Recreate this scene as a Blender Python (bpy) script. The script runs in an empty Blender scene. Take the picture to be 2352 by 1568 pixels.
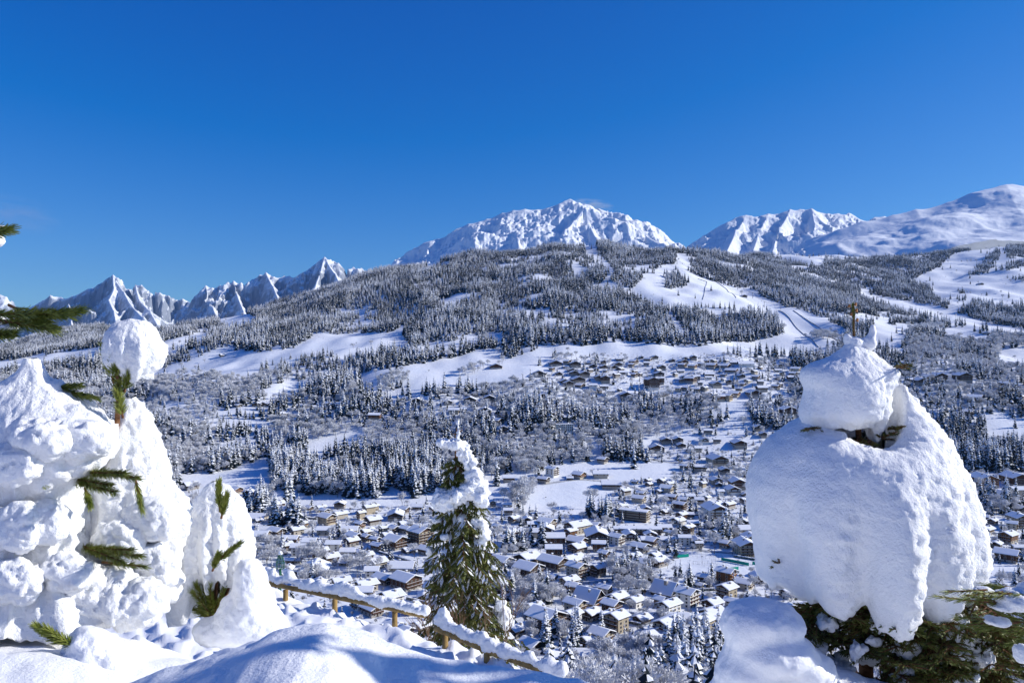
import bpy, math, random
import numpy as np

random.seed(7)
RNG = np.random.default_rng(11)
SC = bpy.context.scene
COL = SC.collection
R = math.radians

# ---------------------------------------------------------------- camera, sky, sun, exposure
F_PX, CX, CY = 28 / 36 * 2352, 1176.0, 784.0      # photograph measured on a 2352 x 1568 grid
cam = bpy.data.cameras.new('camera'); cam.lens = 28; cam.sensor_width = 36
cam.clip_start = 0.05; cam.clip_end = 90000
cam_ob = bpy.data.objects.new('camera', cam); COL.objects.link(cam_ob)
cam_ob.location = (0, 0, 0); cam_ob.rotation_euler = (R(90), 0, 0)
SC.camera = cam_ob

HAZE = 1.3e-5
SUN_AZ, SUN_EL = R(86), R(26)                     # to the right of the view, low winter sun
world = bpy.data.worlds.new('World'); SC.world = world; world.use_nodes = True
wn = world.node_tree
bg = wn.nodes['Background']
sky = wn.nodes.new('ShaderNodeTexSky'); sky.sky_type = 'NISHITA'; sky.sun_disc = False
sky.sun_elevation = SUN_EL; sky.sun_rotation = SUN_AZ
sky.altitude = 1500; sky.air_density = 1.0; sky.dust_density = 0.6; sky.ozone_density = 3.0
# the deep polarised blue of the photograph: the same response curve for the whole sky
sp = wn.nodes.new('ShaderNodeSeparateColor'); cb = wn.nodes.new('ShaderNodeCombineColor')
wn.links.new(sky.outputs[0], sp.inputs[0])
def wmath(op, a, b, c=None, clamp=False):
    n = wn.nodes.new('ShaderNodeMath'); n.operation = op; wn.links.new(a, n.inputs[0]); n.inputs[1].default_value = b
    if c is not None: n.inputs[2].default_value = c
    return n.outputs[0]
wn.links.new(wmath('MAXIMUM', wmath('MULTIPLY_ADD', sp.outputs[0], 0.56, -0.74), 0.01), cb.inputs[0])
wn.links.new(wmath('MULTIPLY', wmath('POWER', sp.outputs[1], 1.19), 0.505), cb.inputs[1])
wn.links.new(wmath('MULTIPLY', wmath('POWER', sp.outputs[2], 0.73), 1.84), cb.inputs[2])
wn.links.new(cb.outputs[0], bg.inputs[0])
bg.inputs[1].default_value = 0.100

sun = bpy.data.lights.new('sun', 'SUN'); sun.energy = 5.0; sun.angle = R(0.5); sun.color = (1.0, 0.965, 0.90)
sun_ob = bpy.data.objects.new('sun', sun); COL.objects.link(sun_ob)
sun_ob.rotation_euler = (R(90) - SUN_EL, 0, -SUN_AZ + R(180))

SC.view_settings.view_transform = 'Standard'; SC.view_settings.look = 'None'
SC.view_settings.exposure = 0.14; SC.view_settings.gamma = 1.0
SC.render.engine = 'CYCLES'
SC.cycles.max_bounces = 6; SC.cycles.diffuse_bounces = 3; SC.cycles.transparent_max_bounces = 6
SC.cycles.use_denoising = True

# ---------------------------------------------------------------- small tools
def P(x, y, Y):
    """point of the place that stands Y metres ahead, seen at photo pixel x, y"""
    return np.array([(x - CX) / F_PX * Y, Y, (CY - y) / F_PX * Y])

def hash3(ix, iy, iz, seed):
    h = (ix.astype(np.int64) * 374761393 + iy.astype(np.int64) * 668265263 + iz.astype(np.int64) * 2147483647 + seed * 974634777)
    h = (h ^ (h >> 13)) * 1274126177
    h = h ^ (h >> 16)
    return (h & 0xFFFFF).astype(np.float64) / 0xFFFFF * 2 - 1

def noise3(p, seed=0):
    i = np.floor(p); f = p - i; i = i.astype(np.int64)
    f = f * f * f * (f * (f * 6 - 15) + 10)
    out = 0
    for dx in (0, 1):
        wx = f[:, 0] if dx else 1 - f[:, 0]
        for dy in (0, 1):
            wy = f[:, 1] if dy else 1 - f[:, 1]
            for dz in (0, 1):
                wz = f[:, 2] if dz else 1 - f[:, 2]
                out = out + wx * wy * wz * hash3(i[:, 0] + dx, i[:, 1] + dy, i[:, 2] + dz, seed)
    return out

def noise2(x, y, seed=0):
    sh = np.shape(x)
    x = np.ravel(x); y = np.ravel(y)
    ix = np.floor(x); iy = np.floor(y); fx = x - ix; fy = y - iy
    fx = fx * fx * fx * (fx * (fx * 6 - 15) + 10); fy = fy * fy * fy * (fy * (fy * 6 - 15) + 10)
    ix = ix.astype(np.int64); iy = iy.astype(np.int64); z = np.zeros_like(ix)
    a = hash3(ix, iy, z, seed); b = hash3(ix + 1, iy, z, seed); c = hash3(ix, iy + 1, z, seed); d = hash3(ix + 1, iy + 1, z, seed)
    return ((a * (1 - fx) + b * fx) * (1 - fy) + (c * (1 - fx) + d * fx) * fy).reshape(sh)

def fbm2(x, y, octv=4, seed=0, gain=0.5):
    s, a = 0, 1.0
    for o in range(octv):
        s = s + a * noise2(x * 2 ** o + 17.3 * o, y * 2 ** o - 9.1 * o, seed + o); a *= gain
    return s

def ridged2(x, y, octv=4, seed=0, gain=0.5):
    s, a = 0, 1.0
    for o in range(octv):
        s = s + a * (1 - 2 * np.abs(noise2(x * 2 ** o + 5.7 * o, y * 2 ** o + 3.3 * o, seed + o))); a *= gain
    return s

def fbm3(p, octv=3, seed=0, gain=0.5):
    s, a = 0, 1.0
    for o in range(octv):
        s = s + a * noise3(p * 2 ** o + 7.7 * o, seed + o); a *= gain
    return s

def big_mesh(name, verts, quads, smooth=True, tris=None):
    verts = np.asarray(verts, np.float32)
    me = bpy.data.meshes.new(name)
    me.vertices.add(len(verts)); me.vertices.foreach_set('co', verts.ravel())
    fl = quads if tris is None else tris
    fl = np.asarray(fl, np.int32); k = fl.shape[1]
    me.loops.add(fl.size); me.polygons.add(len(fl))
    me.loops.foreach_set('vertex_index', fl.ravel())
    me.polygons.foreach_set('loop_start', np.arange(0, fl.size, k, dtype=np.int32))
    me.polygons.foreach_set('loop_total', np.full(len(fl), k, np.int32))
    if smooth: me.polygons.foreach_set('use_smooth', np.ones(len(fl), bool))
    me.update(calc_edges=True); me.validate()
    return me

def grid_quads(nu, nv):
    i = np.arange(nu - 1)[:, None] * nv + np.arange(nv - 1)[None, :]
    i = i.ravel()
    return np.stack([i, i + nv, i + nv + 1, i + 1], 1)

def link(name, me, parent=None, mats=()):
    o = bpy.data.objects.new(name, me)
    for m in mats: me.materials.append(m)
    COL.objects.link(o)
    if parent is not None: o.parent = parent
    return o

def empty(name, loc=(0, 0, 0), rz=0):
    o = bpy.data.objects.new(name, None); COL.objects.link(o)
    o.empty_display_size = 0.3
    o.location = loc; o.rotation_euler = (0, 0, rz)
    return o

def tag(o, label, cat, group=None):
    o['label'] = label; o['category'] = cat
    if group: o['group'] = group
    return o

class MB:
    """collects boxes, bars and faces; build() makes one mesh of them"""
    def __init__(s): s.v, s.f, s.m = [], [], []
    def face(s, pts, m=0):
        n = len(s.v); s.v += [tuple(p) for p in pts]; s.f.append(tuple(range(n, n + len(pts)))); s.m.append(m)
    def box(s, x0, x1, y0, y1, z0, z1, m=0):
        n = len(s.v)
        s.v += [(x0, y0, z0), (x1, y0, z0), (x1, y1, z0), (x0, y1, z0), (x0, y0, z1), (x1, y0, z1), (x1, y1, z1), (x0, y1, z1)]
        for q in ((0, 3, 2, 1), (4, 5, 6, 7), (0, 1, 5, 4), (1, 2, 6, 5), (2, 3, 7, 6), (3, 0, 4, 7)):
            s.f.append(tuple(n + i for i in q)); s.m.append(m)
    def prism(s, poly, y0, y1, m=0):
        """polygon in x,z (counter-clockwise seen from -y) pushed along y"""
        n, k = len(s.v), len(poly)
        s.v += [(x, y0, z) for x, z in poly] + [(x, y1, z) for x, z in poly]
        s.f.append(tuple(n + i for i in range(k))); s.m.append(m)
        s.f.append(tuple(n + k + i for i in reversed(range(k)))); s.m.append(m)
        for i in range(k):
            j = (i + 1) % k
            s.f.append((n + i, n + k + i, n + k + j, n + j)); s.m.append(m)
    def bar(s, a, b, r0, r1=None, sides=6, m=0):
        a = np.array(a, float); b = np.array(b, float); r1 = r0 if r1 is None else r1
        d = b - a; L = np.linalg.norm(d) + 1e-9; d /= L
        u = np.cross(d, (0, 0, 1) if abs(d[2]) < .9 else (1, 0, 0)); u /= np.linalg.norm(u); w = np.cross(d, u)
        n = len(s.v)
        for c, r in ((a, r0), (b, r1)):
            for i in range(sides):
                t = 2 * math.pi * i / sides
                s.v.append(tuple(c + r * (math.cos(t) * u + math.sin(t) * w)))
        for i in range(sides):
            j = (i + 1) % sides
            s.f.append((n + i, n + j, n + sides + j, n + sides + i)); s.m.append(m)
        s.f.append(tuple(n + i for i in reversed(range(sides)))); s.m.append(m)
        s.f.append(tuple(n + sides + i for i in range(sides))); s.m.append(m)
    def mesh(s, name, mats, smooth=False):
        me = bpy.data.meshes.new(name); me.from_pydata(s.v, [], s.f)
        for m in mats: me.materials.append(m)
        me.polygons.foreach_set('material_index', np.array(s.m, np.int32))
        if smooth: me.polygons.foreach_set('use_smooth', np.ones(len(s.f), bool))
        me.update()
        return me
    def build(s, name, mats, parent=None, smooth=False):
        return link(name, s.mesh(name, mats, smooth), parent)

# ---------------------------------------------------------------- materials
def mat(name, col, rough=0.8, var=None, scale=5.0, bump=0.0, bscale=20.0, detail=4, spec=0.2, thr=(0.35, 0.65), bdist=0.02, stretch=None):
    m = bpy.data.materials.new(name); m.use_nodes = True
    nt = m.node_tree; b = nt.nodes['Principled BSDF']
    b.inputs['Roughness'].default_value = rough; b.inputs['Specular IOR Level'].default_value = spec
    tc = nt.nodes.new('ShaderNodeTexCoord'); src = tc.outputs['Object']
    if stretch:
        mp = nt.nodes.new('ShaderNodeMapping'); mp.inputs['Scale'].default_value = stretch
        nt.links.new(src, mp.inputs[0]); src = mp.outputs[0]
    if var is not None:
        n = nt.nodes.new('ShaderNodeTexNoise'); n.inputs['Scale'].default_value = scale; n.inputs['Detail'].default_value = detail
        nt.links.new(src, n.inputs['Vector'])
        cr = nt.nodes.new('ShaderNodeValToRGB')
        cr.color_ramp.elements[0].position = thr[0]; cr.color_ramp.elements[1].position = thr[1]
        cr.color_ramp.elements[0].color = (*col, 1); cr.color_ramp.elements[1].color = (*var, 1)
        nt.links.new(n.outputs['Fac'], cr.inputs[0]); nt.links.new(cr.outputs[0], b.inputs['Base Color'])
    else:
        b.inputs['Base Color'].default_value = (*col, 1)
    if bump:
        n2 = nt.nodes.new('ShaderNodeTexNoise'); n2.inputs['Scale'].default_value = bscale; n2.inputs['Detail'].default_value = 5
        n2.inputs['Roughness'].default_value = 0.65
        nt.links.new(src, n2.inputs['Vector'])
        bp = nt.nodes.new('ShaderNodeBump'); bp.inputs['Strength'].default_value = bump; bp.inputs['Distance'].default_value = bdist
        nt.links.new(n2.outputs['Fac'], bp.inputs['Height']); nt.links.new(bp.outputs[0], b.inputs['Normal'])
    return m

M = {}
M['snow_land'] = mat('snow_land', (0.83, 0.86, 0.90), 0.75, (0.88, 0.89, 0.91), 0.02, 0.6, 0.12, bdist=1.2)
M['snow_near'] = mat('snow_near', (0.88, 0.89, 0.91), 0.6, (0.92, 0.92, 0.93), 9, 0.7, 55, bdist=0.012)
M['snow_fluffy'] = mat('snow_fluffy', (0.89, 0.90, 0.91), 0.65, (0.93, 0.93, 0.93), 9, 0.9, 42, bdist=0.02)
M['snow_roof'] = mat('snow_roof', (0.84, 0.86, 0.89), 0.7, (0.90, 0.90, 0.91), 0.3, 0.25, 0.8, bdist=0.15)
M['snow_tree'] = mat('snow_tree', (0.82, 0.84, 0.87), 0.8, (0.88, 0.88, 0.89), 0.8)
M['needle_far'] = mat('needle_far', (0.012, 0.022, 0.028), 0.9, (0.12, 0.15, 0.20), 0.9, thr=(0.48, 0.72))
M['bark'] = mat('bark', (0.07, 0.05, 0.04), 0.9, (0.12, 0.10, 0.08), 3, 0.4, 12)
M['frost_twig'] = mat('frost_twig', (0.36, 0.36, 0.38), 0.9, (0.84, 0.84, 0.85), 0.6, thr=(0.34, 0.55))
M['frost_bush'] = mat('frost_bush', (0.09, 0.08, 0.08), 0.9, (0.55, 0.56, 0.58), 1.1, thr=(0.40, 0.66))
M['larch_twig'] = mat('larch_twig', (0.34, 0.20, 0.11), 0.9, (0.72, 0.68, 0.64), 0.7, thr=(0.36, 0.6))
M['roof'] = mat('roof_boards', (0.05, 0.042, 0.04), 0.8, (0.08, 0.07, 0.065), 2)
M['dark_wood'] = mat('dark_timber', (0.042, 0.027, 0.02), 0.75, (0.085, 0.052, 0.036), 1.5, stretch=(3, 3, 0.4))
M['brown_wood'] = mat('brown_timber', (0.058, 0.028, 0.017), 0.75, (0.105, 0.05, 0.028), 1.5, stretch=(3, 3, 0.4))
M['orange_wood'] = mat('honey_timber', (0.15, 0.065, 0.028), 0.75, (0.22, 0.10, 0.042), 1.5, stretch=(3, 3, 0.4))
M['cream'] = mat('cream_plaster', (0.42, 0.37, 0.29), 0.85, (0.48, 0.43, 0.35), 0.5)
M['white'] = mat('white_plaster', (0.70, 0.67, 0.61), 0.85, (0.76, 0.74, 0.69), 0.5)
M['yellow'] = mat('yellow_plaster', (0.40, 0.33, 0.23), 0.85, (0.46, 0.39, 0.28), 0.5)
M['stone'] = mat('rubble_stone', (0.26, 0.24, 0.22), 0.9, (0.40, 0.37, 0.33), 1.2)
M['glass'] = mat('window_glass', (0.02, 0.025, 0.035), 0.15, spec=0.6)
M['frame'] = mat('window_frame', (0.45, 0.40, 0.33), 0.7)
M['metal'] = mat('grey_metal', (0.10, 0.105, 0.11), 0.5)
M['green_net'] = mat('green_windbreak', (0.0, 0.30, 0.20), 0.8, (0.01, 0.36, 0.26), 2)
M['green_paint'] = mat('green_paint', (0.015, 0.10, 0.05), 0.5)
M['pink'] = mat('pink_cloth', (0.8, 0.15, 0.2), 0.8)
M['rail_wood'] = mat('fence_timber', (0.22, 0.14, 0.05), 0.8, (0.36, 0.24, 0.09), 4, 0.5, 14, stretch=(1, 1, 1))
M['pine_needle'] = mat('pine_needle', (0.13, 0.17, 0.02), 0.5, (0.26, 0.28, 0.05), 18, spec=0.4)
M['fir_needle'] = mat('fir_needle', (0.07, 0.095, 0.016), 0.55, (0.17, 0.175, 0.035), 6, spec=0.35)
M['pine_bark'] = mat('pine_bark', (0.10, 0.045, 0.02), 0.9, (0.20, 0.10, 0.05), 30, 0.5, 60)
M['twig'] = mat('shrub_twig', (0.12, 0.07, 0.04), 0.9, (0.22, 0.14, 0.09), 8)
M['bud'] = mat('pine_bud', (0.35, 0.16, 0.06), 0.7)
M['hedge'] = mat('hedge_leaf', (0.02, 0.035, 0.025), 0.9, (0.35, 0.37, 0.39), 1.2, thr=(0.45, 0.65))

def mountain_material(name, rock_at, rock, soft=0.12, nscale=0.004, bst=0.55):
    m = bpy.data.materials.new(name); m.use_nodes = True
    nt = m.node_tree; b = nt.nodes['Principled BSDF']; b.inputs['Roughness'].default_value = 0.8
    b.inputs['Specular IOR Level'].default_value = 0.1
    g = nt.nodes.new('ShaderNodeNewGeometry'); sx = nt.nodes.new('ShaderNodeSeparateXYZ')
    nt.links.new(g.outputs['Normal'], sx.inputs[0])
    tc = nt.nodes.new('ShaderNodeTexCoord')
    n = nt.nodes.new('ShaderNodeTexNoise'); n.inputs['Scale'].default_value = nscale; n.inputs['Detail'].default_value = 7
    n.inputs['Roughness'].default_value = 0.7
    nt.links.new(tc.outputs['Object'], n.inputs['Vector'])
    ma = nt.nodes.new('ShaderNodeMath'); ma.operation = 'MULTIPLY_ADD'; ma.inputs[1].default_value = 0.9; ma.inputs[2].default_value = -0.45
    nt.links.new(n.outputs['Fac'], ma.inputs[0])
    ad = nt.nodes.new('ShaderNodeMath'); ad.operation = 'ADD'
    nt.links.new(sx.outputs['Z'], ad.inputs[0]); nt.links.new(ma.outputs[0], ad.inputs[1])
    cr = nt.nodes.new('ShaderNodeValToRGB')
    e = cr.color_ramp.elements
    e[0].position = max(0, rock_at - soft); e[0].color = (*rock, 1)
    e[1].position = rock_at + soft; e[1].color = (0.86, 0.88, 0.91, 1)
    nt.links.new(ad.outputs[0], cr.inputs[0]); nt.links.new(cr.outputs[0], b.inputs['Base Color'])
    n2 = nt.nodes.new('ShaderNodeTexNoise'); n2.inputs['Scale'].default_value = nscale * 2.2; n2.inputs['Detail'].default_value = 8
    n2.inputs['Roughness'].default_value = 0.7
    nt.links.new(tc.outputs['Object'], n2.inputs['Vector'])
    bp = nt.nodes.new('ShaderNodeBump'); bp.inputs['Strength'].default_value = bst; bp.inputs['Distance'].default_value = 40
    nt.links.new(n2.outputs['Fac'], bp.inputs['Height']); nt.links.new(bp.outputs[0], b.inputs['Normal'])
    return m

# ---------------------------------------------------------------- terrain: heights read off the photo at known distances
YK = [380, 450, 520, 640, 760, 870, 950, 1050, 1150, 1250, 1350, 1480, 1700, 1950, 2200, 2450, 2700, 3000, 3400, 3800, 4300, 4900, 6000]
lowc = [1575, 1490, 1395, 1290, 1206, 1143, 1088, 1025, 958, 898, 850]
COLS = {
    -500: [1560, 1480, 1390, 1280, 1205, 1150, 1105, 1055, 1010, 970, 935, 905, 875, 855, 842, 835, 830, 835, 840, 845, 850, 860, 870],
    0:    [1560, 1480, 1390, 1280, 1205, 1150, 1105, 1055, 1010, 970, 935, 905, 875, 852, 838, 828, 822, 830, 835, 822, 806, 812, 830],
    110:  [1560, 1480, 1390, 1280, 1205, 1150, 1105, 1055, 1006, 965, 930, 898, 868, 845, 826, 812, 806, 815, 812, 785, 752, 765, 790],
    215:  [1560, 1480, 1390, 1280, 1205, 1150, 1105, 1052, 1003, 960, 922, 890, 856, 830, 810, 797, 790, 796, 800, 768, 732, 742, 780],
    340:  [1560, 1480, 1390, 1280, 1205, 1150, 1105, 1050, 1000, 954, 914, 878, 842, 812, 794, 780, 773, 780, 792, 785, 762, 772, 800],
    600:  [1560, 1480, 1390, 1285, 1210, 1150, 1100, 1045, 985, 930, 885, 850, 802, 767, 740, 718, 705, 712, 728, 740, 750, 770, 800],
    900:  lowc[:6] + [1090, 1028, 962, 906, 862, 827, 778, 736, 692, 650, 618, 614, 640, 660, 680, 700, 750],
    1200: lowc + [808, 755, 702, 656, 612, 577, 582, 610, 640, 660, 690, 750],
    1350: lowc[:9] + [894, 845, 803, 752, 700, 652, 605, 569, 574, 605, 640, 660, 690, 750],
    1500: lowc[:9] + [890, 842, 806, 760, 712, 664, 616, 580, 571, 610, 630, 650, 690, 750],
    1600: lowc[:9] + [890, 842, 808, 764, 718, 670, 623, 586, 575, 606, 610, 620, 680, 750],
    1800: lowc[:9] + [890, 845, 812, 772, 728, 684, 650, 636, 640, 604, 580, 584, 640, 750],
    1950: lowc[:9] + [892, 848, 814, 778, 744, 712, 690, 684, 668, 628, 594, 582, 640, 750],
    2100: lowc[:9] + [896, 852, 818, 786, 762, 738, 718, 702, 680, 648, 614, 588, 620, 750],
    2240: lowc[:9] + [900, 856, 822, 790, 766, 742, 718, 694, 664, 628, 594, 572, 600, 750],
    2352: lowc[:9] + [900, 856, 822, 790, 766, 742, 716, 686, 650, 612, 578, 558, 580, 700],
    2900: lowc[:9] + [900, 856, 822, 790, 766, 742, 714, 680, 640, 600, 560, 540, 560, 680],
}
NEAR_Y = [0.3, 1.0, 2.0, 3.0, 4.0, 5.0, 7.0, 10, 14, 17, 20, 23, 26, 32, 45, 100, 200, 300]
NEAR_Z = [-1.75, -1.75, -1.75, -1.78, -2.0, -2.45, -3.7, -5.6, -7.2, -7.3, -7.4, -8.6, -11.0, -14.6, -21, -48, -98, -139]
LY0, LY1, NLY = math.log(0.3), math.log(6000), 700
LYG = np.linspace(LY0, LY1, NLY); YG = np.exp(LYG)
XGR = np.arange(-700, 3101, 20.0)
def _table():
    ck = sorted(COLS); rows = []
    for c in ck:
        ys = np.array(NEAR_Y + YK)
        t = np.array([z / y for z, y in zip(NEAR_Z, NEAR_Y)] + [(CY - v) / F_PX for v in COLS[c]])
        rows.append(np.interp(LYG, np.log(ys), t))
    rows = np.array(rows)
    T = np.empty((len(XGR), NLY))
    for j in range(NLY): T[:, j] = np.interp(XGR, ck, rows[:, j])
    far = YG > 330
    for axis, n, it in ((0, 7, 2), (1, 7, 2)):
        for _ in range(it):
            pad = [(0, 0), (0, 0)]; pad[axis] = (n // 2, n // 2)
            Q = np.pad(T, pad, mode='edge')
            S = sum(np.take(Q, range(k, k + T.shape[axis]), axis=axis) for k in range(n)) / n
            T = np.where(far[None, :] | (axis == 0), S, T)
    return T
TT = _table()
def sstep(a, b, x):
    t = np.clip((x - a) / (b - a + 0.0), 0, 1); return t * t * (3 - 2 * t)
def zT(X, Y):
    X = np.asarray(X, float); Y = np.asarray(Y, float)
    Yc = np.clip(Y, 0.31, 5990)
    xu = np.clip(CX + X / Yc * F_PX, -700, 3099)
    a = (xu + 700) / 20.0; b = (np.log(Yc) - LY0) / (LY1 - LY0) * (NLY - 1)
    i = np.clip(a.astype(int), 0, len(XGR) - 2); j = np.clip(b.astype(int), 0, NLY - 2)
    fa = a - i; fb = b - j
    t = TT[i, j] * (1 - fa) * (1 - fb) + TT[i + 1, j] * fa * (1 - fb) + TT[i, j + 1] * (1 - fa) * fb + TT[i + 1, j + 1] * fa * fb
    z = t * Yc
    hill = sstep(900, 1500, Y)
    z = z + hill * (15 * fbm2(X / 170, Y / 330, 3, 3) + 1.2 * noise2(X / 45, Y / 45, 8))
    z = z + sstep(300, 420, Y) * 0.9 * fbm2(X / 60, Y / 60, 2, 21)
    return z
def hit(x, y, ymin=330):
    Ys = np.exp(np.linspace(math.log(ymin), math.log(4800), 900))
    z = zT((x - CX) / F_PX * Ys, Ys)
    yi = CY - z / Ys * F_PX
    k = np.where(yi <= y)[0]
    k = k[0] if len(k) else int(np.argmin(yi))
    return (x - CX) / F_PX * Ys[k], Ys[k], z[k]

# far sheet, from the foot of the slope to behind the wooded ridges
Yr = np.exp(np.concatenate([np.linspace(math.log(30), math.log(900), 150), np.linspace(math.log(903), math.log(5900), 330)[0:]]))
xr = np.linspace(-650, 3050, 420)
XU, YY = np.meshgrid(xr, Yr, indexing='ij')
XX = (XU - CX) / F_PX * YY
ZZ = zT(XX, YY)
terrain = link('terrain', big_mesh('terrain', np.stack([XX, YY, ZZ], -1).reshape(-1, 3), grid_quads(len(xr), len(Yr))), None, [M['snow_land']])
terrain['kind'] = 'structure'
# the wide ground under everything, out to the horizon
me = big_mesh('ground', [(-21000, -21000, -260), (21000, -21000, -260), (21000, 21000, -260), (-21000, 21000, -260)], [(0, 1, 2, 3)])
g = link('ground', me, None, [M['snow_land']]); g['kind'] = 'structure'

# near snow: drift, bank and trodden path
DRX = [-400, 150, 300, 380, 470, 560, 640, 700, 760, 830, 900, 1000, 1100, 1250, 1420, 1700, 2400]
DRY = [1640, 1610, 1570, 1532, 1498, 1470, 1448, 1436, 1430, 1450, 1482, 1513, 1530, 1546, 1570, 1640, 1700]
def z_near(X, Y):
    z = zT(X, Y)
    d = lambda x0, y0, rx, ry: np.exp(-(((X - x0) / rx) ** 2 + ((Y - y0) / ry) ** 2))
    flat = lambda x0, y0, rx, ry, p=3: np.exp(-((np.abs(X - x0) / rx) ** p + (np.abs(Y - y0) / ry) ** p))
    left = flat(-3.2, 4.3, 1.75, 1.5, 4)
    z = z * (1 - left) + left * (-1.50 - 0.136 * (Y - 3.5) - 0.5 * np.maximum(0, Y - 4.6))                                  # level ground under the pines
    z = z + 0.04 * d(-2.2, 3.9, 0.35, 0.3) + 0.12 * d(-1.6, 4.25, 0.28, 0.25) + 0.05 * d(-3.1, 3.6, 0.5, 0.3)
    yc = np.interp(CX + X / 2.8 * F_PX, DRX, DRY); tc = -(yc - CY) / F_PX                    # the rounded foreground drift
    zd = tc * 2.8 - np.where(Y > 2.8, 0.35 * (Y - 2.8) + 0.75 * (Y - 2.8) ** 2, 0.0) - np.where(Y < 2.8, 0.10 * (2.8 - Y) ** 2, 0.0)
    zd = zd - 0.035 * (Y > 0) * np.sin(X * 5 + Y * 3.0) * sstep(2.7, 2.2, Y)
    z = 0.06 * np.logaddexp(z / 0.06, zd / 0.06)
    right = sstep(0.05, 0.9, X) * sstep(3.2, 4.4, Y)
    z = z - right * 1.1
    ye = 22.9 - (np.clip(X, -9, 2) + 7.1) * 0.79                                            # the path's outer edge, where the fence stands
    zp = -7.08 - 0.62 * np.maximum(0, Y - ye)
    bl = sstep(11, 14, Y) * (1 - sstep(24, 30, Y)); z = z * (1 - bl) + zp * bl
    lump = sstep(9, 13, Y) * (1 - sstep(24, 40, Y))
    z = z + lump * (0.16 * fbm2(X / 1.0, Y / 1.0, 3, 41) + 0.16 * np.maximum(0, fbm2(X / 0.28, Y / 0.28, 2, 47)))
    s = 1 - sstep(4, 8, Y)
    z = z + s * (0.02 * fbm2(X / 0.35, Y / 0.35, 3, 44) + 0.006 * noise2(X / 0.06, Y / 0.06, 45))
    return z
Yn = np.exp(np.linspace(math.log(0.6), math.log(31), 430)); xn = np.linspace(-500, 2900, 520)
XU, YY = np.meshgrid(xn, Yn, indexing='ij'); XX = (XU - CX) / F_PX * YY
ZZ = z_near(XX, YY)
bank = link('snow_bank', big_mesh('snow_bank', np.stack([XX, YY, ZZ], -1).reshape(-1, 3), grid_quads(len(xn), len(Yn))), None, [M['snow_near']])
bank['kind'] = 'structure'

gx, gy = np.meshgrid(np.linspace(-90, 90, 120), np.concatenate([np.linspace(-120, -6, 60), np.linspace(-5.5, 0.75, 20)]), indexing='ij')
gz = -1.85 + 0.34 * np.maximum(0, 0.2 - gy) + 0.25 * fbm2(gx / 3, gy / 3, 3, 88) * sstep(0, 4, np.hypot(gx, gy - .75)) - 0.6 * sstep(1.2, 6, np.abs(gx))
hb = link('hillside', big_mesh('hillside', np.stack([gx, gy, gz], -1).reshape(-1, 3), grid_quads(*gx.shape)), None, [M['snow_near']]); hb['kind'] = 'structure'

# ---------------------------------------------------------------- far mountains
def mountain(name, x0, x1, nx, ya, yb, ny, ridges, rough, material, seed, floor=-200, frq=1 / 420, soft=40):
    """ridges: lists of (x, y, Y, slope) in photo px and metres; the land falls away from every ridge line"""
    xs = np.linspace(x0, x1, nx); Ys = np.linspace(ya, yb, ny)
    XU, YY = np.meshgrid(xs, Ys, indexing='ij'); XX = (XU - CX) / F_PX * YY
    wx = XX + 260 * fbm2(XX / 800, YY / 800, 4, seed + 50); wy = YY + 260 * fbm2(XX / 800, YY / 800, 4, seed + 60)
    Z = np.full(XX.shape, -1e9); D = np.full(XX.shape, 1e9)
    for rd in ridges:
        sl = rd[0]; pts = [P(*q) for q in rd[1]]
        for a, b in zip(pts[:-1], pts[1:]):
            dx, dy = b[0] - a[0], b[1] - a[1]; L2 = dx * dx + dy * dy + 1e-6
            t = np.clip(((XX - a[0]) * dx + (YY - a[1]) * dy) / L2, 0, 1)
            d = np.hypot(XX - a[0] - t * dx, YY - a[1] - t * dy)
            dw = np.hypot(wx - a[0] - t * dx, wy - a[1] - t * dy)
            dm = np.maximum(d + (dw - d) * 0.9 * sstep(0, 500, d), d * 0.6)
            z = a[2] + t * (b[2] - a[2]) - sl * dm ** 0.93 * 1.5
            up = z > Z
            D = np.where(up, d, D); Z = soft * np.logaddexp(np.maximum(Z, -5000) / soft, z / soft)
    amp = 0.9 * rough * sstep(0, 450, D)
    Z = Z + amp * np.minimum(0, ridged2(XX * frq, YY * frq, 5, seed, 0.55) - 1.25)
    Z = Z + 0.30 * rough * np.minimum(0, ridged2(XX * frq * 3.3 + 9, YY * frq * 2.2, 4, seed + 70, 0.6) - 1.0) * sstep(0, 160, D)
    Z = Z + 0.12 * rough * fbm2(XX * frq * 6, YY * frq * 6, 3, seed + 9) * sstep(0, 120, D)
    Z = np.maximum(Z, floor)
    o = link(name, big_mesh(name, np.stack([XX, YY, Z], -1).reshape(-1, 3), grid_quads(nx, ny)), None, [material])
    o['kind'] = 'structure'
    return o

rocky = mountain_material('alpine_rock', 0.56, (0.27, 0.30, 0.36), 0.14, 0.0035, 0.8)
icy = mountain_material('alpine_ice', 0.34, (0.36, 0.38, 0.42), 0.10, 0.003)
dome = mountain_material('alpine_snow', 0.12, (0.84, 0.86, 0.90), 0.05, 0.0012, 0.25)

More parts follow.
